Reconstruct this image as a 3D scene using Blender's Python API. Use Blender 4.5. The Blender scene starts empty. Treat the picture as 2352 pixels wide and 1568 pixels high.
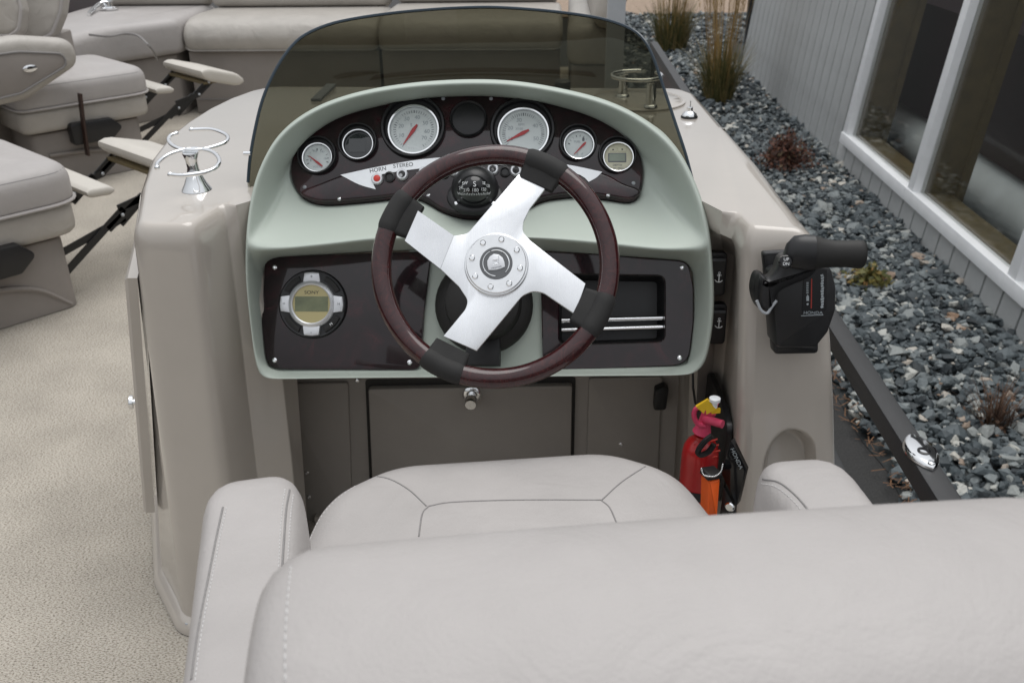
import bpy, bmesh, math, random
import numpy as np
from mathutils import Vector, Matrix
random.seed(7); rng = np.random.default_rng(7)
R_ = math.radians
sc = bpy.context.scene
col = sc.collection

# ------------------------------------------------------------------ camera, sky, sun, exposure
FPX = 2100.0                                   # focal length in px of a 2352 px wide picture
PITCH, YAW, ROLL = R_(27.0), R_(2.2), R_(0.7)
CAM = Vector((0, 0, 1.32))
_fw = Vector((-math.sin(YAW)*math.cos(PITCH), math.cos(YAW)*math.cos(PITCH), -math.sin(PITCH)))
_r0 = Vector((math.cos(YAW), math.sin(YAW), 0)); _u0 = _r0.cross(_fw)
_ri = _r0*math.cos(ROLL) - _u0*math.sin(ROLL); _up = _u0*math.cos(ROLL) + _r0*math.sin(ROLL)
cd = bpy.data.cameras.new('camera'); cam = bpy.data.objects.new('camera', cd); col.objects.link(cam)
m3 = Matrix((_ri, _up, -_fw)).transposed()
cam.matrix_world = Matrix.Translation(CAM) @ m3.to_4x4()
cd.sensor_width = 22.3; cd.lens = 22.3*FPX/2352
cd.clip_start = 0.02; cd.clip_end = 400
cd.dof.use_dof = True; cd.dof.focus_distance = 1.36; cd.dof.aperture_fstop = 6.0
sc.camera = cam

w = bpy.data.worlds.new('World'); sc.world = w; w.use_nodes = True
nt = w.node_tree; nt.nodes.clear()
sky = nt.nodes.new('ShaderNodeTexSky'); sky.sky_type = 'NISHITA'; sky.sun_disc = False
sky.sun_elevation = R_(76); sky.sun_rotation = R_(40); sky.air_density = 1.2; sky.dust_density = 2.0; sky.ozone_density = 1.0
hs = nt.nodes.new('ShaderNodeHueSaturation'); hs.inputs['Saturation'].default_value = 0.18
bg = nt.nodes.new('ShaderNodeBackground'); bg.inputs['Strength'].default_value = 0.072
wo = nt.nodes.new('ShaderNodeOutputWorld')
# closed overcast: a cloud layer over the sky, brightest overhead (1 + 2 sin elevation) / 3
cl_ = nt.nodes.new('ShaderNodeMixRGB'); cl_.inputs[0].default_value = 0.80
tcw = nt.nodes.new('ShaderNodeTexCoord'); sxyz = nt.nodes.new('ShaderNodeSeparateXYZ'); mrw = nt.nodes.new('ShaderNodeMapRange')
mrw.inputs['From Min'].default_value = 0; mrw.inputs['From Max'].default_value = 1; mrw.inputs['To Min'].default_value = 1/3; mrw.inputs['To Max'].default_value = 1
clc = nt.nodes.new('ShaderNodeMixRGB'); clc.blend_type = 'MULTIPLY'; clc.inputs[0].default_value = 1; clc.inputs[1].default_value = (14.6, 15.0, 15.6, 1)
nt.links.new(tcw.outputs['Generated'], sxyz.inputs[0]); nt.links.new(sxyz.outputs['Z'], mrw.inputs[0]); nt.links.new(mrw.outputs[0], clc.inputs[2]); nt.links.new(clc.outputs[0], cl_.inputs[2])
nt.links.new(sky.outputs[0], hs.inputs['Color']); nt.links.new(hs.outputs[0], cl_.inputs[1]); nt.links.new(cl_.outputs[0], bg.inputs[0]); nt.links.new(bg.outputs[0], wo.inputs[0])
sl = bpy.data.lights.new('sun', 'SUN'); sl.energy = 1.5; sl.angle = R_(50); sl.color = (1.0, 0.98, 0.95)
so = bpy.data.objects.new('sun', sl); col.objects.link(so)
so.rotation_euler = (R_(-14), 0, R_(-40)); so.location = (0, 0, 6)
sc.view_settings.view_transform = 'Standard'; sc.view_settings.look = 'None'
sc.view_settings.exposure = 0.25; sc.view_settings.gamma = 1.0; sc.view_settings.use_curve_mapping = False
sc.render.engine = 'CYCLES'
sc.cycles.max_bounces = 10; sc.cycles.transparent_max_bounces = 12

# ------------------------------------------------------------------ pixel -> point at a chosen real depth
def ray(x, y): return _fw + _ri*((x-1176)/FPX) - _up*((y-784)/FPX)
def PZ(x, y, z): d = ray(x, y); return CAM + d*((z-CAM.z)/d.z)
def PY(x, y, Y): d = ray(x, y); return CAM + d*((Y-CAM.y)/d.y)
def PX(x, y, X): d = ray(x, y); return CAM + d*((X-CAM.x)/d.x)

class Fr:
    """a plane frame: origin, x, y and the normal n"""
    def __init__(s, o, x, y):
        s.o = Vector(o); s.x = Vector(x).normalized(); s.n = s.x.cross(Vector(y)).normalized(); s.y = s.n.cross(s.x)
    def pt(s, u, v, h=0.0): return s.o + s.x*u + s.y*v + s.n*h
    def px(s, x, y, h=0.0):
        d = ray(x, y); o = s.o + s.n*h
        p = CAM + d*((o-CAM).dot(s.n)/d.dot(s.n)); q = p - s.o
        return (q.dot(s.x), q.dot(s.y))
    def pl(s, pts, h=0.0): return [s.px(a, b, h) for a, b in pts]
    def P(s, x, y, h=0.0): return s.pt(*s.px(x, y, h), h)
    def mat(s, u=0, v=0, h=0, rot=0):
        c, q = math.cos(rot), math.sin(rot); X = s.x*c+s.y*q; Y = s.y*c-s.x*q
        m = Matrix((X, Y, s.n)).transposed().to_4x4(); m.translation = s.pt(u, v, h); return m
    def at(s, u, v, h=0.0, rot=0):
        c, q = math.cos(rot), math.sin(rot)
        return Fr(s.pt(u, v, h), s.x*c+s.y*q, s.y*c-s.x*q)
def FZ(x, y, z, rot=0):          # horizontal frame, normal up
    return Fr((x, y, z), (math.cos(rot), math.sin(rot), 0), (-math.sin(rot), math.cos(rot), 0))

# ------------------------------------------------------------------ curves
def catmull(pts, n, closed=False):
    P = [np.array(p, float) for p in pts]; m = len(P); out = []
    segs = m if closed else m-1
    for i in range(segs):
        p1, p2 = P[i], P[(i+1) % m]
        p0 = P[i-1] if (closed or i > 0) else 2*p1-p2
        p3 = P[(i+2) % m] if (closed or i+2 < m) else 2*p2-p1
        for k in range(n):
            t = k/n
            out.append(0.5*((2*p1)+(p2-p0)*t+(2*p0-5*p1+4*p2-p3)*t*t+(3*p1-p0-3*p2+p3)*t**3))
    if not closed: out.append(P[-1])
    return out
def resample(pts, n, closed=False):
    P = [np.array(p, float) for p in pts]
    if closed: P = P + [P[0]]
    L = [0.0]
    for a, b in zip(P, P[1:]): L.append(L[-1]+float(np.linalg.norm(b-a)))
    out = []; j = 0; cnt = n if closed else n-1
    for k in range(n):
        d = L[-1]*k/cnt
        while j < len(L)-2 and L[j+1] < d: j += 1
        t = (d-L[j])/max(1e-9, L[j+1]-L[j]); out.append(P[j]*(1-t)+P[j+1]*t)
    return out
def fillet(pts, rad, seg=5):
    """round the corners of a closed 2-D polygon; rad one number or one per corner"""
    n = len(pts); out = []
    for i in range(n):
        r = rad[i] if isinstance(rad, (list, tuple)) else rad
        p = np.array(pts[i], float); a = np.array(pts[i-1], float)-p; b = np.array(pts[(i+1) % n], float)-p
        la, lb = np.linalg.norm(a), np.linalg.norm(b)
        if r <= 0: out.append(tuple(p)); continue
        a, b = a/la, b/lb
        ang = math.acos(max(-1, min(1, float(a@b)))); d = min(r/max(1e-4, math.tan(ang/2)), la*0.48, lb*0.48)
        A, B = p+a*d, p+b*d
        for k in range(seg+1):
            t = k/seg; out.append(tuple((1-t)**2*A+2*t*(1-t)*p+t*t*B))
    return out
def area(poly): return 0.5*sum(a[0]*b[1]-b[0]*a[1] for a, b in zip(poly, list(poly[1:])+[poly[0]]))
def ccw(poly): return list(poly) if area(poly) > 0 else list(poly)[::-1]
def inset(poly, d):
    n = len(poly); out = []
    for i in range(n):
        p, a, b = np.array(poly[i], float), np.array(poly[i-1], float), np.array(poly[(i+1) % n], float)
        e1 = p-a; e2 = b-p; e1 = e1/(np.linalg.norm(e1)+1e-12); e2 = e2/(np.linalg.norm(e2)+1e-12)
        n1 = np.array((-e1[1], e1[0])); n2 = np.array((-e2[1], e2[0])); m = n1+n2; q = m@m
        m = m*(2/q) if q > 0.5 else m
        out.append(tuple(p+m*d))
    return out
def circ(u, v, r, n=32, a0=0, a1=2*math.pi, ry=None):
    full = abs(a1-a0) > 6.28; k = n if full else n+1
    return [(u+r*math.cos(a0+(a1-a0)*i/n), v+(ry or r)*math.sin(a0+(a1-a0)*i/n)) for i in range(k)]
def rrect(u0, v0, u1, v1, r, seg=5): return fillet([(u0, v0), (u1, v0), (u1, v1), (u0, v1)], r, seg)

# ------------------------------------------------------------------ mesh builder
class MB:
    def __init__(s): s.v = []; s.f = []
    def add(s, vs, fs):
        o = len(s.v); s.v += [tuple(p) for p in vs]; s.f += [tuple(i+o for i in f) for f in fs]; return s
    def loft(s, rings, closed=True, cap0=False, cap1=False):
        n = len(rings[0]); vs = [p for r in rings for p in r]; fs = []
        for j in range(len(rings)-1):
            for i in range(n if closed else n-1):
                k = (i+1) % n; fs.append((j*n+i, j*n+k, (j+1)*n+k, (j+1)*n+i))
        if cap0: fs.append(tuple(range(n))[::-1])
        if cap1: fs.append(tuple((len(rings)-1)*n+i for i in range(n)))
        return s.add(vs, fs)
    def prism(s, fr, poly, h0, h1, bev=0.0, cap0=True):
        poly = ccw(poly); rings = [[fr.pt(a, b, h0) for a, b in poly]]
        if bev > 0:
            for t in (0, 0.5, 1):
                q = inset(poly, bev*(1-math.cos(t*math.pi/2))); rings.append([fr.pt(a, b, h1-bev+bev*math.sin(t*math.pi/2)) for a, b in q])
        else: rings.append([fr.pt(a, b, h1) for a, b in poly])
        return s.loft(rings, True, cap0, True)
    def box(s, fr, u0, u1, v0, v1, h0, h1, bev=0.0):
        return s.prism(fr, [(u0, v0), (u1, v0), (u1, v1), (u0, v1)], h0, h1, bev)
    def lathe(s, fr, prof, seg=32, cap0=False, cap1=False, sx=1.0, sy=1.0):
        rings = [[fr.pt(r*sx*math.cos(2*math.pi*i/seg), r*sy*math.sin(2*math.pi*i/seg), h) for i in range(seg)] for r, h in prof]
        return s.loft(rings, True, cap0, cap1)
    def tube(s, path, r, seg=8, closed=False, caps=True, sq=None):
        P = [Vector(p) for p in path]; n = len(P); rings = []; prev = None
        for i in range(n):
            if closed: t = P[(i+1) % n]-P[i-1]
            else: t = P[min(i+1, n-1)]-P[max(i-1, 0)]
            t = t.normalized()
            if prev is None:
                a = Vector((0, 0, 1)) if abs(t.z) < 0.9 else Vector((1, 0, 0)); x = t.cross(a).normalized()
            else: x = (prev - t*prev.dot(t)).normalized()
            prev = x; y = t.cross(x); rr = r[i] if isinstance(r, (list, tuple)) else r
            if sq:
                a, b = sq
                rings.append([P[i]+x*u+y*v for u, v in ((-a, -b), (a, -b), (a, b), (-a, b))])
            else: rings.append([P[i]+x*rr*math.cos(2*math.pi*k/seg)+y*rr*math.sin(2*math.pi*k/seg) for k in range(seg)])
        if closed: rings.append(rings[0])
        return s.loft(rings, True, caps and not closed, caps and not closed)
    def pad(s, fr, poly, h0, h1, r, crown=0.0, steps=6, rb=None, flat=False):
        """a cushion: outline, rounded upper and lower edge, crowned top"""
        poly = ccw(poly); rb = r*0.5 if rb is None else rb; rings = []
        for k in range(4):
            t = k/3*math.pi/2; q = inset(poly, rb*(1-math.sin(t))); rings.append([fr.pt(a, b, h0+rb*(1-math.cos(t))) for a, b in q])
        for k in range(steps+1):
            t = k/steps*math.pi/2; q = inset(poly, r*(1-math.cos(t))); rings.append([fr.pt(a, b, h1-r+r*math.sin(t)) for a, b in q])
        if flat:
            s.loft(rings, True, True, False); ear_cap(s, rings[-1]); return s
        c = np.mean(np.array(q), axis=0)
        for k in range(1, 6):
            f = k/6; hh = h1+crown*(1-(1-f)**2)
            rings.append([fr.pt(c[0]+(a-c[0])*(1-f), c[1]+(b-c[1])*(1-f), hh) for a, b in q])
        return s.loft(rings, True, True, True)
    def ball(s, c, r, seg=12, rings=8, sc3=(1, 1, 1), fr=None):
        fr = fr or FZ(0, 0, 0); c = Vector(c); rr = []
        for j in range(rings+1):
            t = -math.pi/2+math.pi*j/rings; q = max(math.cos(t), 1e-3)
            rr.append([c+fr.x*(r*sc3[0]*q*math.cos(2*math.pi*i/seg))+fr.y*(r*sc3[1]*q*math.sin(2*math.pi*i/seg))+fr.n*(r*sc3[2]*math.sin(t)) for i in range(seg)])
        return s.loft(rr, True, True, True)
    def build(s, name, mat, parent=None, sharp=40, sub=0, merge=False):
        me = bpy.data.meshes.new(name); org = root_loc(parent)
        me.from_pydata([(a[0]-org[0], a[1]-org[1], a[2]-org[2]) for a in s.v], [], s.f)
        if merge:
            bm = bmesh.new(); bm.from_mesh(me); bmesh.ops.remove_doubles(bm, verts=bm.verts, dist=1e-4)
            bmesh.ops.recalc_face_normals(bm, faces=bm.faces); bm.to_mesh(me); bm.free()
        me.validate()
        me.polygons.foreach_set('use_smooth', [True]*len(me.polygons))
        if sharp: me.set_sharp_from_angle(angle=R_(sharp))
        me.materials.append(mat)
        o = bpy.data.objects.new(name, me); col.objects.link(o)
        if parent is not None: o.parent = parent
        if sub:
            md = o.modifiers.new('smooth', 'SUBSURF'); md.levels = sub; md.render_levels = sub
        return o
def ear_cap(mb, ring):
    pts = []
    for p in ring:
        if not pts or (Vector(p)-Vector(pts[-1])).length > 1e-5: pts.append(tuple(p))
    bm = bmesh.new(); vs = [bm.verts.new(p) for p in pts]; bm.faces.new(vs); bmesh.ops.triangulate(bm, faces=bm.faces[:], ngon_method='EAR_CLIP')
    bm.verts.index_update(); mb.add([tuple(v.co) for v in bm.verts], [tuple(v.index for v in f.verts) for f in bm.faces]); bm.free()
def root_loc(p):
    while p is not None and p.parent is not None: p = p.parent
    return tuple(p.location) if p is not None else (0, 0, 0)
def thing(name, label, cat, loc=(0, 0, 0), group=None):
    o = bpy.data.objects.new(name, None); col.objects.link(o); o.location = loc; o.empty_display_size = 0.05
    o['label'] = label; o['category'] = cat
    if group: o['group'] = group
    return o
def struct(o, kind='structure', label=None):
    o['kind'] = kind
    if label: o['label'] = label
    return o
def text(body, name, fr, u, v, size, mat, parent, h=0.0006, rot=0, align='CENTER', sx=1.0):
    c = bpy.data.curves.new(name, 'FONT'); c.body = body; c.size = size; c.align_x = align; c.align_y = 'CENTER'; c.extrude = 0.00005
    tmp = bpy.data.objects.new('tmp_text', c); col.objects.link(tmp)
    dg = bpy.context.evaluated_depsgraph_get(); me = bpy.data.meshes.new_from_object(tmp.evaluated_get(dg))
    bpy.data.objects.remove(tmp); me.name = name
    org = Vector(root_loc(parent)); M = Matrix.Translation(-org) @ fr.mat(u, v, h, rot) @ Matrix.Diagonal((sx, 1, 1, 1))
    me.transform(M); me.materials.clear(); me.materials.append(mat)
    o = bpy.data.objects.new(name, me); col.objects.link(o); o.parent = parent
    return o
def copy_tree(o, parent=None):
    c = o.copy(); col.objects.link(c); c.parent = parent
    for ch in list(o.children): copy_tree(ch, c)
    return c

# ------------------------------------------------------------------ materials
def mat(name, c, rough=0.5, metal=0.0, bump=0.0, bscale=400, var=0.0, vscale=8, coat=0.0, spec=0.5, c2=None, croot=0.03, detail=3, sheen=0.0, wrinkle=0.0):
    m = bpy.data.materials.new(name); m.use_nodes = True; n = m.node_tree; b = n.nodes['Principled BSDF']
    b.inputs['Base Color'].default_value = (*c, 1); b.inputs['Roughness'].default_value = rough; b.inputs['Metallic'].default_value = metal
    b.inputs['Specular IOR Level'].default_value = spec; b.inputs['Coat Weight'].default_value = coat; b.inputs['Coat Roughness'].default_value = croot
    b.inputs['Sheen Weight'].default_value = sheen
    tc = n.nodes.new('ShaderNodeTexCoord')
    if var > 0 or c2:
        nz = n.nodes.new('ShaderNodeTexNoise'); nz.inputs['Scale'].default_value = vscale; nz.inputs['Detail'].default_value = 5; nz.inputs['Roughness'].default_value = 0.6
        n.links.new(tc.outputs['Object'], nz.inputs['Vector'])
        cr = n.nodes.new('ShaderNodeValToRGB'); cr.color_ramp.elements[0].position = 0.32; cr.color_ramp.elements[1].position = 0.68
        lo = c2 if c2 else tuple(max(0, x*(1-var)) for x in c); hi = c if c2 else tuple(min(1, x*(1+var)) for x in c)
        cr.color_ramp.elements[0].color = (*lo, 1); cr.color_ramp.elements[1].color = (*hi, 1)
        n.links.new(nz.outputs['Fac'], cr.inputs['Fac']); n.links.new(cr.outputs['Color'], b.inputs['Base Color'])
    if bump > 0:
        nb = n.nodes.new('ShaderNodeTexNoise'); nb.inputs['Scale'].default_value = bscale; nb.inputs['Detail'].default_value = detail
        n.links.new(tc.outputs['Object'], nb.inputs['Vector'])
        bp = n.nodes.new('ShaderNodeBump'); bp.inputs['Strength'].default_value = bump; bp.inputs['Distance'].default_value = 0.002
        n.links.new(nb.outputs['Fac'], bp.inputs['Height']); n.links.new(bp.outputs['Normal'], b.inputs['Normal'])
        if wrinkle > 0:      # soft puckers and creases of stretched vinyl
            n2 = n.nodes.new('ShaderNodeTexNoise'); n2.inputs['Scale'].default_value = 9; n2.inputs['Detail'].default_value = 4; n2.inputs['Distortion'].default_value = 1.4
            n.links.new(tc.outputs['Object'], n2.inputs['Vector'])
            b2 = n.nodes.new('ShaderNodeBump'); b2.inputs['Strength'].default_value = wrinkle; b2.inputs['Distance'].default_value = 0.006
            n.links.new(n2.outputs['Fac'], b2.inputs['Height']); n.links.new(b2.outputs['Normal'], bp.inputs['Normal'])
    return m
M = {}
M['vinyl'] = mat('vinyl', (0.400, 0.378, 0.366), 0.46, bump=0.22, bscale=300, var=0.06, vscale=6, spec=0.35, wrinkle=0.55)
M['vinyl_old'] = mat('vinyl_worn', (0.41, 0.385, 0.352), 0.40, bump=0.15, bscale=300, var=0.07, vscale=7, spec=0.4, wrinkle=1.0)
M['vinyl_base'] = mat('vinyl_base', (0.26, 0.235, 0.215), 0.6, bump=0.1, bscale=200, var=0.06, vscale=6, spec=0.3)  # darker base vinyl, deepened further for the shade on the bow benches
M['plush'] = mat('armrest_top_vinyl', (0.54, 0.51, 0.46), 0.5, bump=0.1, bscale=200, var=0.04)
M['gelcoat'] = mat('gelcoat', (0.46, 0.42, 0.375), 0.28, bump=0.03, bscale=30, var=0.05, vscale=3, coat=1.0, croot=0.05)
M['gelcoat_matt'] = mat('textured_beige_panel', (0.30, 0.275, 0.25), 0.6, bump=0.12, bscale=300, var=0.05)
M['sage'] = mat('sage_dash_plastic', (0.44, 0.49, 0.438), 0.5, bump=0.10, bscale=700, var=0.03, vscale=4, spec=0.4)
M['black'] = mat('black_plastic', (0.012, 0.012, 0.013), 0.38, bump=0.05, bscale=500, var=0.2)
M['black_gloss'] = mat('black_gloss', (0.008, 0.008, 0.009), 0.12, var=0.1)
M['black_rubber'] = mat('black_rubber', (0.014, 0.013, 0.012), 0.62, bump=0.1, bscale=300, var=0.2)
M['chrome'] = mat('chrome', (0.86, 0.87, 0.88), 0.09, 1.0, var=0.04, vscale=30)
M['alu'] = mat('brushed_aluminium', (0.90, 0.91, 0.925), 0.27, 1.0, bump=0.02, bscale=90, var=0.05, vscale=22)
def brushed(m):
    n = m.node_tree; b = n.nodes['Principled BSDF']; tc = n.nodes.new('ShaderNodeTexCoord'); mp = n.nodes.new('ShaderNodeMapping'); mp.inputs['Rotation'].default_value = (0, 0.9, 0); mp.inputs['Scale'].default_value = (900, 30, 30)
    nz = n.nodes.new('ShaderNodeTexNoise'); nz.inputs['Scale'].default_value = 1; nz.inputs['Detail'].default_value = 3
    mr = n.nodes.new('ShaderNodeMapRange'); mr.inputs['To Min'].default_value = 0.16; mr.inputs['To Max'].default_value = 0.42
    n.links.new(tc.outputs['Object'], mp.inputs['Vector']); n.links.new(mp.outputs[0], nz.inputs['Vector']); n.links.new(nz.outputs['Fac'], mr.inputs[0]); n.links.new(mr.outputs[0], b.inputs['Roughness'])
brushed(M['alu'])
M['alu_knurl'] = mat('hub_alloy', (0.86, 0.87, 0.88), 0.32, 1.0, var=0.03, vscale=40)
M['steel_grey'] = mat('grey_metal', (0.42, 0.44, 0.46), 0.5, 0.3, var=0.06)
M['white_print'] = mat('white_print', (0.82, 0.84, 0.85), 0.5, var=0.02)
M['grey_print'] = mat('grey_print', (0.16, 0.17, 0.19), 0.6, var=0.05)
M['pale_print'] = mat('pale_grey_print', (0.36, 0.40, 0.42), 0.6, var=0.05)
M['black_print'] = mat('black_print', (0.02, 0.02, 0.02), 0.6, var=0.05)
M['strip'] = mat('silver_strip', (0.84, 0.86, 0.88), 0.35, 0.35, var=0.02)
M['dial'] = mat('dial_face', (0.66, 0.71, 0.70), 0.5, var=0.03, vscale=20, coat=0.5)
M['dial_cream'] = mat('dial_cream', (0.66, 0.64, 0.48), 0.45, var=0.03, coat=0.3)
M['needle'] = mat('red_needle', (0.46, 0.045, 0.05), 0.4, var=0.05)
M['lcd'] = mat('lcd_screen', (0.27, 0.31, 0.25), 0.2, var=0.05, vscale=60)
M['lcd_dark'] = mat('dark_screen', (0.02, 0.024, 0.026), 0.06, var=0.1, coat=0.6)
M['gold'] = mat('gold_display', (0.50, 0.43, 0.20), 0.35, var=0.04, coat=0.4)
M['lcd_green'] = mat('stereo_screen', (0.13, 0.15, 0.085), 0.15, c2=(0.24, 0.26, 0.14), vscale=22)
M['silver'] = mat('silver_plastic', (0.70, 0.71, 0.73), 0.3, 0.55, var=0.03)
M['red'] = mat('red_paint', (0.42, 0.008, 0.010), 0.35, var=0.12, vscale=10, coat=0.4)
M['red_button'] = mat('red_button', (0.62, 0.05, 0.035), 0.4, var=0.05)
M['pink'] = mat('pink_plastic', (0.62, 0.055, 0.13), 0.45, var=0.08)
M['yellow'] = mat('yellow_tag', (0.75, 0.48, 0.02), 0.45, var=0.05)
M['orange'] = mat('orange_float', (0.90, 0.13, 0.015), 0.5, var=0.05, bump=0.05, bscale=200)
M['rail'] = mat('black_powder_coat', (0.030, 0.031, 0.033), 0.45, bump=0.35, bscale=900, c2=(0.016, 0.016, 0.017), vscale=700)
M['maroon'] = mat('maroon_panel', (0.018, 0.006, 0.010), 0.35, var=0.2, coat=0.3)
M['seam'] = mat('dark_seam_thread', (0.23, 0.22, 0.215), 0.8, var=0.1, vscale=200)  # one even grey for seams and piping, darker than the vinyl
M['thread'] = mat('white_thread', (0.62, 0.61, 0.60), 0.7, var=0.05, vscale=300)
M['leather_wood'] = mat('brown_wood_lever', (0.035, 0.016, 0.011), 0.5, var=0.3, vscale=20)
M['foam'] = mat('foam_grip', (0.016, 0.0155, 0.015), 0.75, bump=0.15, bscale=500, var=0.15, vscale=40)

def wood_mat(name, c1, c2, c3, scale, coat):
    m = bpy.data.materials.new(name); m.use_nodes = True; n = m.node_tree; b = n.nodes['Principled BSDF']
    tc = n.nodes.new('ShaderNodeTexCoord'); nz = n.nodes.new('ShaderNodeTexNoise'); nz.inputs['Scale'].default_value = scale; nz.inputs['Detail'].default_value = 8
    nz.inputs['Distortion'].default_value = 1.6; nz.inputs['Roughness'].default_value = 0.7
    n.links.new(tc.outputs['Object'], nz.inputs['Vector'])
    cr = n.nodes.new('ShaderNodeValToRGB'); e = cr.color_ramp.elements; e[0].position = 0.3; e[1].position = 0.72
    e[0].color = (*c1, 1); e[1].color = (*c3, 1); k = e.new(0.52); k.color = (*c2, 1)
    n.links.new(nz.outputs['Fac'], cr.inputs['Fac']); n.links.new(cr.outputs[0], b.inputs['Base Color'])
    b.inputs['Roughness'].default_value = 0.25; b.inputs['Specular IOR Level'].default_value = 0.15; b.inputs['Coat Weight'].default_value = coat; b.inputs['Coat Roughness'].default_value = 0.05
    return m
M['burl'] = wood_mat('burl_panel', (0.007, 0.003, 0.004), (0.015, 0.006, 0.008), (0.050, 0.011, 0.015), 15, 1.0)
M['rim_wood'] = wood_mat('rim_wood', (0.016, 0.003, 0.004), (0.036, 0.007, 0.008), (0.070, 0.015, 0.014), 60, 1.0)

def schlick(n, f0):
    lw = n.nodes.new('ShaderNodeLayerWeight'); lw.inputs['Blend'].default_value = 0.5
    p = n.nodes.new('ShaderNodeMath'); p.operation = 'POWER'; p.inputs[1].default_value = 5.0; n.links.new(lw.outputs['Facing'], p.inputs[0])
    m = n.nodes.new('ShaderNodeMath'); m.operation = 'MULTIPLY_ADD'; m.inputs[1].default_value = 0.9; m.inputs[2].default_value = f0; n.links.new(p.outputs[0], m.inputs[0])
    return m
def tint_mat():
    m = bpy.data.materials.new('tinted_acrylic'); m.use_nodes = True; n = m.node_tree; n.nodes.clear()
    t = n.nodes.new('ShaderNodeBsdfTransparent'); t.inputs[0].default_value = (0.425, 0.418, 0.362, 1)
    g = n.nodes.new('ShaderNodeBsdfGlossy'); g.inputs['Roughness'].default_value = 0.02; g.inputs[0].default_value = (1, 1, 1, 1)
    fr = schlick(n, 0.022)
    mx = n.nodes.new('ShaderNodeMixShader'); o = n.nodes.new('ShaderNodeOutputMaterial')
    n.links.new(fr.outputs[0], mx.inputs[0]); n.links.new(t.outputs[0], mx.inputs[1]); n.links.new(g.outputs[0], mx.inputs[2]); n.links.new(mx.outputs[0], o.inputs[0])
    return m
M['tint'] = tint_mat()
def pane_mat():
    m = bpy.data.materials.new('window_glass'); m.use_nodes = True; n = m.node_tree; n.nodes.clear()
    t = n.nodes.new('ShaderNodeBsdfTransparent'); t.inputs[0].default_value = (0.88, 0.89, 0.88, 1)
    g = n.nodes.new('ShaderNodeBsdfGlossy'); g.inputs['Roughness'].default_value = 0.015
    fr = schlick(n, 0.02)
    mx = n.nodes.new('ShaderNodeMixShader'); o = n.nodes.new('ShaderNodeOutputMaterial')
    n.links.new(fr.outputs[0], mx.inputs[0]); n.links.new(t.outputs[0], mx.inputs[1]); n.links.new(g.outputs[0], mx.inputs[2]); n.links.new(mx.outputs[0], o.inputs[0])
    return m
M['pane'] = pane_mat()
def carpet_mat():
    m = bpy.data.materials.new('loop_carpet'); m.use_nodes = True; n = m.node_tree; b = n.nodes['Principled BSDF']
    tc = n.nodes.new('ShaderNodeTexCoord'); mp = n.nodes.new('ShaderNodeMapping'); mp.inputs['Scale'].default_value = (0.75, 1.7, 1.0)
    n.links.new(tc.outputs['Object'], mp.inputs['Vector'])
    v = n.nodes.new('ShaderNodeTexNoise'); v.inputs['Scale'].default_value = 250; v.inputs['Detail'].default_value = 2; v.inputs['Roughness'].default_value = 0.7
    n.links.new(mp.outputs[0], v.inputs['Vector'])
    cr = n.nodes.new('ShaderNodeValToRGB'); e = cr.color_ramp.elements; e[0].position = 0.34; e[0].color = (0.15, 0.125, 0.10, 1); e[1].position = 0.50; e[1].color = (0.47, 0.43, 0.37, 1)
    k = e.new(0.8); k.color = (0.60, 0.565, 0.50, 1)
    n.links.new(v.outputs['Fac'], cr.inputs['Fac'])
    big = n.nodes.new('ShaderNodeTexNoise'); big.inputs['Scale'].default_value = 5; big.inputs['Detail'].default_value = 6
    n.links.new(tc.outputs['Object'], big.inputs['Vector'])
    br = n.nodes.new('ShaderNodeMapRange'); br.inputs['From Min'].default_value = 0.3; br.inputs['From Max'].default_value = 0.7; br.inputs['To Min'].default_value = 0.86; br.inputs['To Max'].default_value = 1.08
    n.links.new(big.outputs['Fac'], br.inputs[0])
    mx = n.nodes.new('ShaderNodeMixRGB'); mx.blend_type = 'MULTIPLY'; mx.inputs[0].default_value = 1
    n.links.new(cr.outputs[0], mx.inputs[1]); n.links.new(br.outputs[0], mx.inputs[2]); n.links.new(mx.outputs[0], b.inputs['Base Color'])
    b.inputs['Roughness'].default_value = 0.95; b.inputs['Specular IOR Level'].default_value = 0.1
    bp = n.nodes.new('ShaderNodeBump'); bp.inputs['Strength'].default_value = 0.7; bp.inputs['Distance'].default_value = 0.004
    n.links.new(v.outputs['Fac'], bp.inputs['Height']); n.links.new(bp.outputs[0], b.inputs['Normal'])
    return m
M['carpet'] = carpet_mat()
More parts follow.
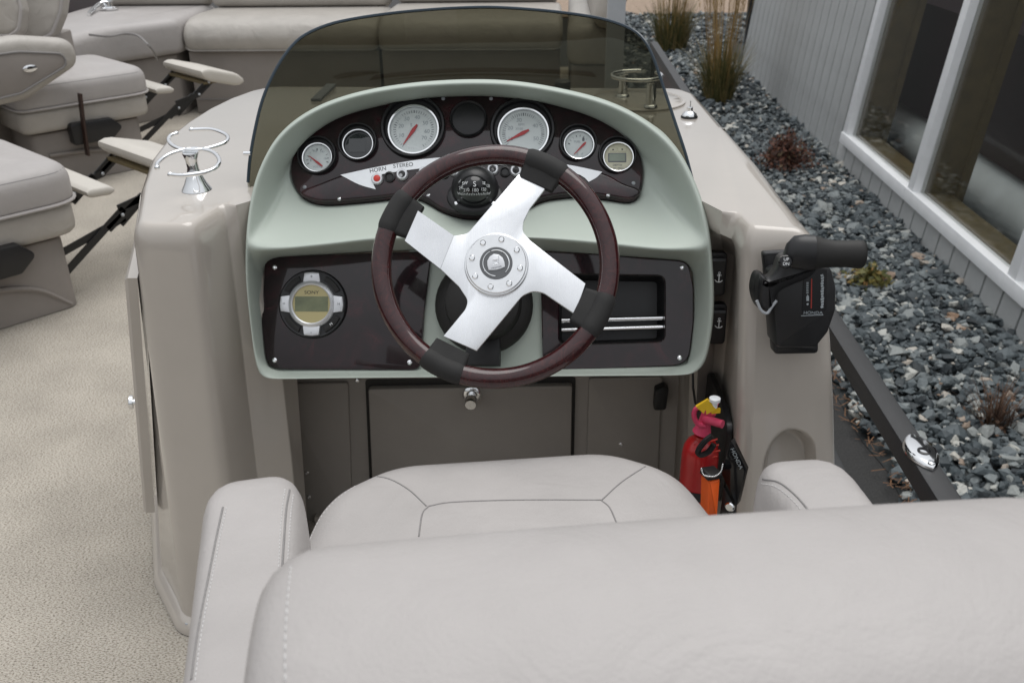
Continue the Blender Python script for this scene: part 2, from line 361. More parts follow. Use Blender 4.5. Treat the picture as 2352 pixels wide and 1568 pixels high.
def island_mat(name, stops, rough=0.8, bump=0.3, bscale=80):
    m = bpy.data.materials.new(name); m.use_nodes = True; n = m.node_tree; b = n.nodes['Principled BSDF']
    g = n.nodes.new('ShaderNodeNewGeometry'); cr = n.nodes.new('ShaderNodeValToRGB'); e = cr.color_ramp.elements
    cr.color_ramp.interpolation = 'LINEAR'
    e[0].position = stops[0][0]; e[0].color = (*stops[0][1], 1); e[1].position = stops[-1][0]; e[1].color = (*stops[-1][1], 1)
    for p, c in stops[1:-1]: k = e.new(p); k.color = (*c, 1)
    n.links.new(g.outputs['Random Per Island'], cr.inputs['Fac'])
    tc = n.nodes.new('ShaderNodeTexCoord'); nz = n.nodes.new('ShaderNodeTexNoise'); nz.inputs['Scale'].default_value = bscale; nz.inputs['Detail'].default_value = 5
    n.links.new(tc.outputs['Object'], nz.inputs['Vector'])
    mr = n.nodes.new('ShaderNodeMapRange'); mr.inputs['To Min'].default_value = 0.65; mr.inputs['To Max'].default_value = 1.35
    n.links.new(nz.outputs['Fac'], mr.inputs[0])
    mx = n.nodes.new('ShaderNodeMixRGB'); mx.blend_type = 'MULTIPLY'; mx.inputs[0].default_value = 1
    n.links.new(cr.outputs[0], mx.inputs[1]); n.links.new(mr.outputs[0], mx.inputs[2]); n.links.new(mx.outputs[0], b.inputs['Base Color'])
    b.inputs['Roughness'].default_value = rough
    bp = n.nodes.new('ShaderNodeBump'); bp.inputs['Strength'].default_value = bump; bp.inputs['Distance'].default_value = 0.01
    n.links.new(nz.outputs['Fac'], bp.inputs['Height']); n.links.new(bp.outputs[0], b.inputs['Normal'])
    return m
M['stones'] = island_mat('slate_gravel', [(0.0, (0.022, 0.028, 0.032)), (0.32, (0.062, 0.078, 0.086)), (0.60, (0.112, 0.133, 0.142)), (0.80, (0.19, 0.212, 0.216)), (0.92, (0.33, 0.345, 0.33)), (0.968, (0.56, 0.55, 0.50)), (1.0, (0.26, 0.16, 0.10))], 0.62)
M['asphalt'] = mat('asphalt', (0.045, 0.044, 0.043), 0.9, bump=0.6, bscale=160, c2=(0.022, 0.022, 0.022), vscale=120)
M['soil'] = mat('dark_bed_soil', (0.022, 0.024, 0.025), 0.95, bump=0.5, bscale=60, c2=(0.045, 0.05, 0.05), vscale=40)
M['tanpath'] = mat('tan_gravel_path', (0.36, 0.27, 0.20), 0.9, bump=0.8, bscale=40, c2=(0.20, 0.145, 0.105), vscale=22)
M['siding'] = mat('grey_siding', (0.50, 0.51, 0.505), 0.7, bump=0.25, bscale=35, var=0.10, vscale=4)
M['groove'] = mat('siding_groove', (0.03, 0.031, 0.031), 0.9, var=0.1)
M['trim'] = mat('white_trim', (0.90, 0.91, 0.92), 0.45, var=0.04)
M['olive_wood'] = mat('interior_wood_frame', (0.17, 0.13, 0.062), 0.55, bump=0.1, bscale=30, c2=(0.12, 0.092, 0.046), vscale=9)
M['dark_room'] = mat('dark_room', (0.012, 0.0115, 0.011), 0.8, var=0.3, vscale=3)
M['pontoon'] = mat('pontoon_aluminium', (0.85, 0.88, 0.88), 0.5, 0.1, var=0.08, vscale=4)

# ------------------------------------------------------------------ ground, path, gravel
GZ = -0.75
mb = MB(); mb.add([(-60, -30, GZ), (60, -30, GZ), (60, 120, GZ), (-60, 120, GZ)], [(0, 1, 2, 3)]); struct(mb.build('ground', M['asphalt']))
mb = MB(); mb.add([(0.2, 15.6, GZ+0.02), (40, 15.6, GZ+0.02), (40, 80, GZ+0.02), (0.2, 80, GZ+0.02)], [(0, 1, 2, 3)])
mb.add([(0.2, 15.6, GZ+0.02), (40, 15.6, GZ+0.02), (40, 15.6, GZ), (0.2, 15.6, GZ)], [(0, 3, 2, 1)]); struct(mb.build('path', M['tanpath']))
mb = MB()
N = 60; pts = []
for i in range(N+1):
    y = 1.0+14.6*i/N; x0 = 1.31+0.02*math.sin(y*5)+0.015*math.sin(y*13) if y < 6 else 1.31-0.45*min(1, (y-6)/3)
    pts.append(((x0, y, GZ+0.004), (x0+0.12, y, GZ+0.03), (2.30, y, GZ+0.06), (8.0, y, GZ+0.06)))
mb.loft([[p for p in r] for r in pts], closed=False); struct(mb.build('gravel_bed_soil', M['soil']))

phi = (1+5**0.5)/2
ICO = np.array([(-1, phi, 0), (1, phi, 0), (-1, -phi, 0), (1, -phi, 0), (0, -1, phi), (0, 1, phi), (0, -1, -phi), (0, 1, -phi), (phi, 0, -1), (phi, 0, 1), (-phi, 0, -1), (-phi, 0, 1)])/1.902
ICOF = np.array([(0, 11, 5), (0, 5, 1), (0, 1, 7), (0, 7, 10), (0, 10, 11), (1, 5, 9), (5, 11, 4), (11, 10, 2), (10, 7, 6), (7, 1, 8), (3, 9, 4), (3, 4, 2), (3, 2, 6), (3, 6, 8), (3, 8, 9), (4, 9, 5), (2, 4, 11), (6, 2, 10), (8, 6, 7), (9, 8, 1)])
def stones(xs, ys, zs, size):
    n = len(xs)
    S = np.stack([size*rng.uniform(0.7, 1.35, n), size*rng.uniform(0.55, 1.0, n), size*rng.uniform(0.32, 0.7, n)], 1)
    V = ICO[None]*S[:, None, :]*rng.uniform(0.55, 1.28, (n, 12, 1))
    for ax in range(2):
        a = rng.uniform(-0.5, 0.5, n); c, s = np.cos(a)[:, None], np.sin(a)[:, None]; i, j = ((0, 2), (1, 2))[ax]
        vi, vj = V[:, :, i].copy(), V[:, :, j].copy(); V[:, :, i] = vi*c-vj*s; V[:, :, j] = vi*s+vj*c
    a = rng.uniform(0, 6.283, n); c, s = np.cos(a)[:, None], np.sin(a)[:, None]
    x, y = V[:, :, 0].copy(), V[:, :, 1].copy(); V[:, :, 0] = x*c-y*s; V[:, :, 1] = x*s+y*c
    V += np.stack([xs, ys, zs], 1)[:, None, :]
    F = ICOF[None]+12*np.arange(n)[:, None, None]
    return V.reshape(-1, 3), F.reshape(-1, 3)
ys = np.concatenate([rng.uniform(1.2, 6.5, 6200), rng.uniform(6.5, 15.55, 7400)])
lo = np.where(ys < 6, 1.33+0.02*np.sin(ys*5)+0.015*np.sin(ys*13), 1.33-0.45*np.clip((ys-6)/3, 0, 1))
hi = np.where(ys < 12.6, 2.27, 4.5)
xs = lo+(hi-lo)*rng.uniform(0, 1, len(ys))**1.0
keep = xs < hi
zs = GZ+0.03+0.03*np.clip((xs-lo)/0.4, 0, 1)+rng.uniform(-0.012, 0.028, len(xs))
size_ = rng.uniform(0.017, 0.043, len(xs))*np.where(rng.random(len(xs)) < 0.08, 1.45, 1.0)
ys2 = rng.uniform(1.2, 8.0, 4500); lo2 = np.where(ys2 < 6, 1.33+0.02*np.sin(ys2*5)+0.015*np.sin(ys2*13), 1.33-0.45*np.clip((ys2-6)/3, 0, 1)); xs2_ = lo2+(2.27-lo2)*rng.uniform(0, 1, 4500)
xs, ys = np.concatenate([xs, xs2_]), np.concatenate([ys, ys2]); zs = np.concatenate([zs, GZ+0.045+0.03*np.clip((xs2_-lo2)/0.4, 0, 1)+rng.uniform(-0.01, 0.02, 4500)]); size_ = np.concatenate([size_, rng.uniform(0.006, 0.016, 4500)])
V, Fc = stones(xs, ys, zs, size_)
me = bpy.data.meshes.new('gravel'); me.from_pydata(V.tolist(), [], Fc.tolist()); me.materials.append(M['stones'])
gv = bpy.data.objects.new('gravel', me); col.objects.link(gv); struct(gv, 'stuff', 'dark blue grey crushed slate gravel between boat and building'); gv['category'] = 'gravel'

# pine needles along the edge of the bed
mb = MB()
for i in range(260):
    y = rng.uniform(1.6, 4.3); x = 1.30+0.02*math.sin(y*5)+rng.normal(0, 0.022); a = rng.uniform(0, 6.28); l = rng.uniform(0.02, 0.05); z = GZ+0.035+rng.uniform(0, 0.03)
    d = Vector((math.cos(a)*l, math.sin(a)*l, rng.uniform(-0.015, 0.02))); p = Vector((x, y, z)); s = Vector((-math.sin(a), math.cos(a), 0))*0.002
    mb.add([p-s, p+s, p+d+s, p+d-s], [(0, 1, 2, 3)])
M['needles'] = mat('fallen_needles', (0.22, 0.105, 0.045), 0.8, c2=(0.09, 0.05, 0.03), vscale=30)
o = mb.build('pine_needles', M['needles'], sharp=0); struct(o, 'stuff', 'orange brown pine needles along the edge of the gravel')

# ------------------------------------------------------------------ showroom building on the right (wall leans with the sloping yard)
LEAN = R_(6.0)
BX = 2.27
bld = thing('showroom_building', 'grey board sided building with white framed windows beside the gravel', 'building', (BX, 5.0, GZ))
W = Fr((BX, 0, GZ), (0, -1, 0), (math.sin(LEAN), 0, math.cos(LEAN)))   # u = -Y, v = up the wall, n towards the boat
Y_END, Y_WIN, Y_NEAR, H_SILL, H_TOP = 10.95, 6.97, 1.6, 0.235, 3.4
mb = MB()
mb.box(W, -Y_END, -Y_WIN, 0, H_TOP, -0.12, 0); mb.box(W, -Y_WIN, -Y_NEAR, 0, H_SILL, -0.12, 0); mb.box(W, -Y_WIN, -Y_NEAR, 2.6, H_TOP, -0.12, 0)
mb.box(Fr((BX+0.02, Y_END-0.02, GZ), (1, 0, 0), (math.sin(LEAN), 0, math.cos(LEAN))), 0.0, 5.0, 0, H_TOP, -0.1, 0)
mb.build('wall', M['groove'], bld)
shared = {}
def board(u0, u1, v0, v1):
    key = (round(u1-u0, 4), round(v1-v0, 4))
    if key not in shared:
        m_ = MB(); f = Fr((0, 0, 0), W.x, W.y); m_.prism(f, [(0, 0), (key[0], 0), (key[0], key[1]), (0, key[1])], 0.0015, 0.013, 0.003)
        o = m_.build('siding_board', M['siding'], None, sharp=30); shared[key] = o.data
        o.parent = bld
    else:
        o = bpy.data.objects.new('siding_board', shared[key]); col.objects.link(o); o.parent = bld
    p = W.pt(u0, v0) - Vector(bld.location); o.location = p; return o
y = Y_END
while y > Y_NEAR+0.05:
    u0, u1 = -y, -y+0.187
    if y-0.2 >= Y_WIN+0.06: board(u0, u1, 0.0, H_TOP)
    else: board(u0, u1, 0.0, H_SILL-0.002)
    y -= 0.204
# windows: white frame, mullions, panes, wood reveals inside
frames = [(Y_WIN, 5.58), (5.58, 4.20), (4.20, 2.82), (2.82, 1.6)]
for k, (ya, yb) in enumerate(frames):
    wf = MB(); fwid = 0.085
    wf.box(W, -ya, -ya+fwid, H_SILL+0.075, 2.6, -0.03, 0.045, 0.004)
    wf.box(W, -ya, -yb, H_SILL, H_SILL+0.075, -0.03, 0.055 if k == 0 else 0.054, 0.004)
    win = wf.build('window', M['trim'], bld)
    pn = MB(); pn.box(W, -ya+fwid, -yb, H_SILL+0.075, 2.6, -0.012, -0.006); pn.build('pane', M['pane'], win)
    rv = MB(); rv.box(W, -ya+fwid-0.02, -ya+fwid+0.025, H_SILL+0.06, 2.6, -0.21, -0.032); rv.box(W, -ya+fwid-0.02, -ya+fwid+0.06, H_SILL+0.06, 2.6, -0.25, -0.211)
    rv.box(W, -ya+fwid+0.026, -yb, H_SILL+0.03, H_SILL+0.085, -0.2, -0.032)
    rv.build('wood_reveal', M['olive_wood'], win)
rm = MB(); q = W.o
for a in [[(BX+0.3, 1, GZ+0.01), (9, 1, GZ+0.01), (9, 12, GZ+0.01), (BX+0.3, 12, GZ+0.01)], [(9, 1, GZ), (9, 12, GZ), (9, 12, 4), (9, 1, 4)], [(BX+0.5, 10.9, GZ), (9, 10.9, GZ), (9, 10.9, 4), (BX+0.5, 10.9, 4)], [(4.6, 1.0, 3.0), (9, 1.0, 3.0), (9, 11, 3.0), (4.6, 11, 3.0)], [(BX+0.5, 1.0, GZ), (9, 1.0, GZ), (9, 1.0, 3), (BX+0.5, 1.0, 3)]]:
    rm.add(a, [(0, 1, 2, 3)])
rm.build('interior', M['dark_room'], bld)  # ceiling gap added to light the tube; near-black walls keep the room dark
# boat float standing inside the showroom, seen through the glass
pt_ = PX(2230, 400, 2.87)
FX = 2.87
fl = thing('boat_float', 'pale aluminium pontoon tube of a boat stored behind the window glass', 'pontoon', (FX, 6.0, GZ))
mb = MB(); rr = 0.185
mb.lathe(Fr((FX, 2.2, pt_.z), (1, 0, 0), (0, 0, 1)).at(0, 0), [(rr, 0), (rr, -7.2), (rr*0.8, -7.5), (rr*0.3, -7.8)], 28, True, True); mb.build('float_tube', M['pontoon'], fl)
for yy in (3.6, 5.2, 6.8):
    mb = MB(); mb.box(FZ(FX, yy, GZ), -0.2, 0.2, -0.05, 0.05, 0.012, max(0.05, pt_.z-rr-GZ-0.002), 0.01); mb.build('cradle', M['olive_wood'], fl)
mb = MB(); mb.box(FZ(FX, 6.0, pt_.z+rr+0.03), -0.10, 2.2, -3.8, 3.8, 0, 0.75); mb.build('boat_side', M['maroon'], fl)

# ------------------------------------------------------------------ plants in the gravel
M['blade_green'] = island_mat('grass_blades', [(0, (0.05, 0.065, 0.02)), (0.4, (0.11, 0.11, 0.035)), (0.75, (0.22, 0.17, 0.06)), (1, (0.30, 0.22, 0.10))], 0.7, 0.0)
M['blade_gold'] = island_mat('grass_stalks', [(0, (0.22, 0.13, 0.035)), (0.5, (0.38, 0.24, 0.075)), (1, (0.50, 0.36, 0.16))], 0.7, 0.0)
M['rust'] = island_mat('rust_leaves', [(0, (0.035, 0.018, 0.012)), (0.5, (0.10, 0.035, 0.022)), (0.8, (0.15, 0.05, 0.025)), (1, (0.09, 0.075, 0.035))], 0.7, 0.0)
M['olive_leaf'] = island_mat('olive_leaves', [(0, (0.05, 0.06, 0.015)), (0.5, (0.15, 0.14, 0.035)), (0.85, (0.26, 0.20, 0.05)), (1, (0.24, 0.10, 0.035))], 0.6, 0.0)
M['twig'] = island_mat('dead_twigs', [(0, (0.05, 0.028, 0.018)), (1, (0.16, 0.09, 0.055))], 0.8, 0.0)
def blade(mb, p, az, ln, lean, wd, curl):
    d = Vector((math.cos(az), math.sin(az), 0)); s = Vector((-math.sin(az), math.cos(az), 0)); vs = []
    for k in range(5):
        t = k/4; out = lean*ln*(t+curl*t*t); h = ln*t*(1-0.35*curl*t)
        c = Vector(p)+d*out+Vector((0, 0, h)); ww = wd*(1-t)**0.6+0.0004; vs += [c-s*ww, c+s*ww]
    mb.add(vs, [(2*k, 2*k+1, 2*k+3, 2*k+2) for k in range(4)])
def grass(x, y, h, rad, label, ng, nl, tall):
    g = thing('feather_grass', label, 'ornamental grass', (x, y, GZ+0.03), 'tall grasses by the wall corner')
    a = MB()
    for i in range(ng):
        az = rng.uniform(0, 6.283); r = rad*math.sqrt(rng.random())*0.5
        blade(a, (x+r*math.cos(az), y+r*math.sin(az), GZ+0.03), az+rng.normal(0, 0.6), h*rng.uniform(0.35, 0.8), rng.uniform(0.05, 0.38), 0.0045, rng.uniform(0.1, 1.0))
    a.build('tuft', M['blade_green'], g, sharp=0)
    b = MB()
    for i in range(nl):
        az = rng.uniform(0, 6.283); r = rad*math.sqrt(rng.random())*0.45; hh = tall*rng.uniform(0.7, 1.05); ln = rng.uniform(0.02, 0.14)
        p = Vector((x+r*math.cos(az), y+r*math.sin(az), GZ+0.03)); blade(b, p, az, hh, ln, 0.0036, 0.3)
        d = Vector((math.cos(az), math.sin(az), 0))
        for k in range(16):
            t = rng.uniform(0.62, 1.0); c = p+d*(ln*hh*(t+0.3*t*t))+Vector((0, 0, hh*t*(1-0.105*t)))
            blade(b, c, rng.uniform(0, 6.28), rng.uniform(0.03, 0.06), rng.uniform(0.1, 0.5), 0.003, 0.2)
    b.build('stalks', M['blade_gold'], g, sharp=0)
p1 = PZ(1540, 125, GZ); p2 = PZ(1648, 245, GZ)
grass(p1.x, p1.y, 1.05, 0.36, 'greener clump of tall grass farther from the wall, brown in the middle', 520, 80, 1.75)
grass(p2.x, p2.y, 0.95, 0.26, 'clump of tall grass with golden feathery stalks close to the grey wall', 520, 80, 1.85)
p3 = PZ(1690, 190, GZ)
def shrub(name, label, cat, px, py, rad, h, n, m_, leaf, twigs):
    c = PZ(px, py, GZ); g = thing(name, label, cat, (c.x, c.y, GZ+0.04))
    st = MB()
    for i in range(twigs):
        az = rng.uniform(0, 6.283); ln = h*rng.uniform(0.6, 1.1); blade(st, (c.x+rng.normal(0, rad*0.15), c.y+rng.normal(0, rad*0.15), GZ+0.04), az, ln, rng.uniform(0.1, 0.9)*rad/h, 0.0022, 0.5)
    st.build('twigs', M['twig'], g, sharp=0)
    if n:
        lf = MB()
        for i in range(n):
            az = rng.uniform(0, 6.283); el = rng.uniform(0.0, 1.5); rr_ = rad*rng.uniform(0.45, 1.0)
            wob = 0.8+0.25*math.sin(az*3+el*4)
            p = Vector((c.x+rr_*wob*math.cos(az)*math.cos(el), c.y+rr_*wob*math.sin(az)*math.cos(el), GZ+0.05+h*wob*math.sin(el)*rng.uniform(0.5, 1)))
            u = Vector(rng.normal(0, 1, 3)).normalized(); v = u.orthogonal().normalized(); l = leaf*rng.uniform(0.6, 1.3)
            lf.add([p, p+u*l*0.5+v*l*0.28, p+u*l, p+u*l*0.5-v*l*0.28], [(0, 1, 2, 3)])
        lf.build('leaves', m_, g, sharp=0)
shrub('low_shrub', 'low rust red shrub in the gravel beside the beige console', 'shrub', 1800, 405, 0.26, 0.30, 1500, M['rust'], 0.034, 90)
shrub('ground_plant', 'small yellow green plant in the gravel behind the black throttle lever', 'plant', 1985, 680, 0.155, 0.14, 420, M['olive_leaf'], 0.040, 30)
shrub('dead_shrub', 'dried brown leafless twiggy shrub in the gravel by the chrome cleat', 'shrub', 2275, 1010, 0.15, 0.22, 60, M['twig'], 0.022, 150)

# ------------------------------------------------------------------ pontoon boat: deck, floats, fence
mb = MB(); mb.prism(FZ(0, 0, 0), [(-3.16, -1.2), (0.54, -1.2), (0.54, 7.3), (-3.16, 7.3)], -0.07, -0.012, 0.004); struct(mb.build('deck', M['steel_grey']))
mb = MB(); mb.prism(FZ(0, 0, 0), [(-3.10, -1.15), (0.485, -1.15), (0.485, 7.25), (-3.10, 7.25)], -0.01, 0.0, 0.003); struct(mb.build('carpet_floor', M['carpet'], sharp=30))
for i, (x, lab) in enumerate([(0.28, 'aluminium pontoon tube under the deck on the gravel side'), (-2.45, 'aluminium pontoon tube under the deck on the far left side')]):
    t = thing('pontoon_tube', lab, 'pontoon', (x, 3.0, GZ), 'pontoon tubes under the deck')
    mb = MB(); mb.lathe(Fr((x, -1.2, -0.42), (1, 0, 0), (0, 0, 1)), [(0.29, 0), (0.29, -7.6), (0.22, -8.1), (0.06, -8.5)], 28, True, True); mb.build('tube', M['pontoon'], t)
    mb = MB(); mb.box(FZ(x, 3.0, -0.13), -0.08, 0.08, -4.1, 4.1, 0, 0.06, 0.01); mb.box(FZ(x, 3.0, GZ), -0.16, 0.16, -0.8, 0.8, 0, 0.08, 0.01); mb.build('bracket', M['steel_grey'], t)

RX, RZ = 0.502, 0.63
rail = thing('side_rail', 'black powder coated square tube rail running beside the gravel', 'railing', (RX, 2.0, 0))
mb = MB(); mb.box(FZ(RX, 0, RZ-0.032), -0.016, 0.016, 0.1, 4.4, 0, 0.032, 0.003); mb.build('top_rail', M['rail'], rail, sharp=30)
mb = MB(); mb.box(FZ(RX+0.029, 0, 0.335), -0.0145, 0.0145, 0.1, 4.4, 0, 0.028, 0.003); mb.build('lower_rail', M['rail'], rail, sharp=30)
for yy in (0.62, 1.75, 3.1, 4.35):
    mb = MB(); mb.box(FZ(RX, yy, 0.0), -0.013, 0.013, -0.013, 0.013, 0.002, RZ-0.033, 0.002); mb.build('post', M['steel_grey'] if yy < 1 else M['rail'], rail, sharp=30)
mb = MB(); mb.box(FZ(RX, 0, 0.30), -0.003, 0.003, 1.8, 4.3, 0.0, 0.295, 0.001); mb.build('fence_panel', M['maroon'], rail)
cl = thing('rail_cleat', 'polished chrome oval fitting screwed on the black rail', 'cleat', (RX, 0.98, RZ))
RF = FZ(RX, 0, RZ)
c0 = PZ(2124, 1000, RZ); c1 = PZ(2198, 1084, RZ); L = c0.y-c1.y; cy = (c0.y+c1.y)/2
out = [(0.021*math.sin(math.pi*t)**0.7*s, L/2*(1-2*t)) for s, rng_ in ((1, np.linspace(0, 1, 12)), (-1, np.linspace(1, 0, 12)[1:-1])) for t in rng_]
mb = MB(); mb.prism(RF.at(0, cy, 0.0006), out, 0, 0.008, 0.006); mb.build('cleat_body', M['chrome'], cl, sharp=50)
mb = MB(); mb.lathe(RF.at(0, cy-0.008, 0.0076), [(0.0085, 0), (0.0085, 0.002), (0.006, 0.003), (0.006, 0.0005)], 20, True, True); mb.build('eyelet', M['black_gloss'], cl)
for dy in (-0.034,):
    mb = MB(); mb.lathe(RF.at(0.0, cy+dy, 0.0078), [(0.005, 0), (0.0045, 0.0015), (0.002, 0.002), (0.002, 0.001)], 14, True, True); mb.build('screw', M['chrome'], cl)
pf = thing('port_fence', 'dark maroon fence panel behind the left couch at the boat edge', 'fence', (-3.12, 3.5, 0))
mb = MB(); mb.box(FZ(-3.12, 0, 0.03), -0.004, 0.004, -1.0, 7.2, 0, 0.74, 0.001); mb.build('panel', M['maroon'], pf)
mb = MB(); mb.box(FZ(-3.12, 0, 0.771), -0.016, 0.016, -1.0, 7.2, 0, 0.032, 0.003); mb.build('top_rail', M['rail'], pf)
bf = thing('bow_fence', 'grey metal fence post standing at the bow right corner', 'fence', (0.46, 7.0, 0))
bp_ = PZ(1414, 60, 0.7)
mb = MB(); mb.box(FZ(bp_.x, bp_.y, 0.0), -0.04, 0.04, -0.03, 0.03, 0.002, 1.3, 0.006); mb.build('post', M['steel_grey'], bf, sharp=30)
mb = MB(); mb.box(FZ(0, 7.22, 0.75), -2.7, 0.45, -0.016, 0.016, 0, 0.032, 0.003); mb.build('top_rail', M['rail'], bf)

# ------------------------------------------------------------------ bow couches
cz = 0.565
def bench_unit(name, label, x0, x1, yf, yb, back=True, m_=None, h=cz, thick=0.18):
    t = thing(name, label, 'couch', ((x0+x1)/2, (yf+yb)/2, 0), 'bow couches')
    prof = [(yb, h), (yf+0.22, h+0.008), (yf+0.10, h-0.006), (yf+0.035, h-0.035), (yf, h-0.085), (yf-0.004, h-0.13), (yf+0.012, h-0.175), (yf+0.05, h-thick), (yb, h-thick)]
    pr = catmull(prof, 4, False); mb = MB(); xs_ = np.linspace(0, 1, 9); rings = []
    for s in xs_:
        e = min(s, 1-s)*(x1-x0); k = min(1, e/0.06); sh = 1-math.sqrt(max(0, 1-(1-k)**2))
        cyv, chv = (yf+0.2), h-thick/2
        rings.append([Vector((x0+(x1-x0)*s, cyv+(p[0]-cyv)*(1-0.14*sh), chv+(p[1]-chv)*(1-0.25*sh))) for p in pr])
    xs2 = [0, 0.012, 0.03, 0.06]
    rings = []
    L_ = x1-x0
    for dx in [0, 0.012, 0.03, 0.06, L_/2, L_-0.06, L_-0.03, L_-0.012, L_]:
        e = min(dx, L_-dx); k = min(1, e/0.06); sh = 1-math.sqrt(max(0, 1-(1-k)**2))
        cyv, chv = (yf+0.25), h-thick/2
        rings.append([Vector((x0+dx, cyv+(p[0]-cyv)*(1-0.10*sh), chv+(p[1]-chv)*(1-0.3*sh))) for p in pr])
    mb.loft(rings, True, True, True); mb.build('seat_cushion', m_ or M['vinyl_old'], t, sharp=60)
    b = MB(); b.box(FZ(0, 0, 0), x0+0.012, x1-0.012, yf+0.035, yb, 0.003, h-thick-0.004, 0.012); b.build('base', M['vinyl_base'], t)
    mb = MB(); mb.box(FZ(0, 0, 0), x0+0.013, x1-0.013, yf+0.030, yf+0.0349, 0.085, 0.092); mb.build('seam', M['seam'], t)
    if back:
        f = Fr((0, yb-0.05, h+0.008), (1, 0, 0), (0, 0.22, 1)); mb = MB(); mb.pad(f, rrect(x0+0.01, 0.0, x1-0.01, 0.42, 0.06), -0.12, 0.03, 0.05, 0.02); mb.build('backrest', M['vinyl_old'], t)
    return t
YF = 5.70
def XA(px, Y=YF, z=cz-0.08): 
    d = ray(px, 60); t = Y/d.y; return CAM.x+d.x*t
bench_unit('bow_bench', 'middle beige bow bench with rolled front edge, left of the windshield', XA(414), XA(868), YF, YF+0.62)
bench_unit('bow_bench', 'beige bow bench seen behind the dark windshield', XA(874), XA(1292), YF-0.12, YF+0.62, h=0.585)
# starboard corner lounge
t = thing('corner_lounge', 'pale starboard bow lounge end at the right behind the windshield', 'couch', (0.2, 5.9, 0), 'bow couches')
mb = MB(); mb.pad(FZ(0, 0, 0), fillet([(XA(1300, 5.6), 5.3), (0.40, 5.3), (0.40, 7.1), (XA(1300, 5.6)+0.05, 7.1)], [0.12, 0.06, 0.05, 0.05]), 0.36, 0.58, 0.07, 0.02); mb.build('seat_cushion', M['vinyl_old'], t)
mb = MB(); mb.prism(FZ(0, 0, 0), fillet([(XA(1302, 5.6)+0.02, 5.33), (0.39, 5.33), (0.39, 7.1), (XA(1302, 5.6)+0.05, 7.1)], 0.05), 0.003, 0.357, 0.01); mb.build('base', M['vinyl_base'], t)
mb = MB(); mb.pad(Fr((0.30, 0, 0.57), (0, -1, 0), (0.25, 0, 1)), fillet([(-7.15, 0.0), (-5.2, 0.0), (-5.2, 0.34), (-7.15, 0.42)], 0.1), -0.1, 0.05, 0.06, 0.02); mb.build('backrest', M['vinyl_old'], t)
# curved port lounge
t = thing('curved_lounge', 'curved glossy grey beige corner lounge at the upper left', 'couch', (-2.3, 5.8, 0), 'bow couches')
xr = XA(410)
o1 = fillet([(xr, YF), (xr-0.30, YF-0.35), (xr-0.38, YF-1.6), (-3.05, YF-1.6), (-3.05, YF+0.75), (xr, YF+0.75)], [0.10, 0.5, 0.08, 0.07, 0.07, 0.06], 8)
mb = MB(); mb.pad(FZ(0, 0, 0), o1, 0.37, 0.575, 0.055, 0.0, rb=0.04); mb.build('seat_cushion', M['vinyl'], t, sharp=60)
mb = MB(); mb.prism(FZ(0, 0, 0), inset(ccw(o1), 0.05), 0.003, 0.367, 0.01); mb.build('base', M['vinyl_base'], t)
sp = [PZ(a, b, 0.577) for a, b in ((205, 80), (250, 84), (285, 78), (315, 82), (337, 100))] + [PZ(352, 118, 0.53), PZ(362, 140, 0.46)]
mb = MB(); mb.tube(catmull(sp, 6), 0.006, 6); mb.build('piping', M['seam'], t)
mb = MB(); mb.pad(Fr((0, YF+0.62, 0.58), (1, 0, 0), (0, 0.2, 1)), rrect(-2.95, 0.0, xr-0.01, 0.42, 0.06), -0.12, 0.03, 0.05, 0.02); mb.build('backrest', M['vinyl_old'], t)
gr = thing('grab_rail', 'small chrome grab rail with round foot on the upper left lounge', 'grab rail', PZ(252, 24, 0.58))
g0 = PZ(205, 32, 0.53); g1 = PZ(270, -12, 0.60)
mb = MB(); mb.tube(catmull([PZ(203, 34, 0.585), PZ(225, 12, 0.61), PZ(262, -4, 0.64), PZ(320, -14, 0.66)], 8), 0.012, 10); mb.build('bar', M['chrome'], gr)
c = PZ(252, 22, 0.58); mb = MB(); mb.lathe(FZ(c.x, c.y, 0.579), [(0.055, 0), (0.055, 0.012), (0.03, 0.02), (0.028, 0.05)], 20, True, True); mb.build('foot', M['chrome'], gr)

# rounded seat backs at the far left
t = thing('side_couch', 'pale seat backs with rounded corners at the top left corner', 'couch', (-2.9, 4.7, 0))
for pts, Y, h in (([(48, -70), (152, -70), (138, 30), (118, 80), (70, 98), (46, 92)], 4.75, 0.12), ([(-90, -60), (26, -60), (48, 20), (42, 70), (20, 84), (-90, 80)], 4.55, 0.12)):
    f = Fr(PY(60, 40, Y), (1, 0.15, 0), (0, 0.25, 1)); q = fillet(f.pl(pts), 0.05, 5); mb = MB(); mb.pad(f, q, -h, 0, 0.035, 0.004); o = mb.build('seat_back', M['vinyl_old'], t, sharp=60)
    mb = MB(); mb.tube([f.pt(a, b_, -0.012) for a, b_ in resample(inset(ccw(q), 0.004), 70, True)], 0.008, 6, True); mb.build('piping', M['vinyl'], o)
mb = MB(); mb.prism(FZ(0, 0, 0), fillet([(-3.08, 4.72), (-2.5, 4.80), (-2.5, 4.99), (-3.08, 4.99)], 0.04), 0.003, 0.62, 0.01); mb.build('base', M['vinyl_base'], t)

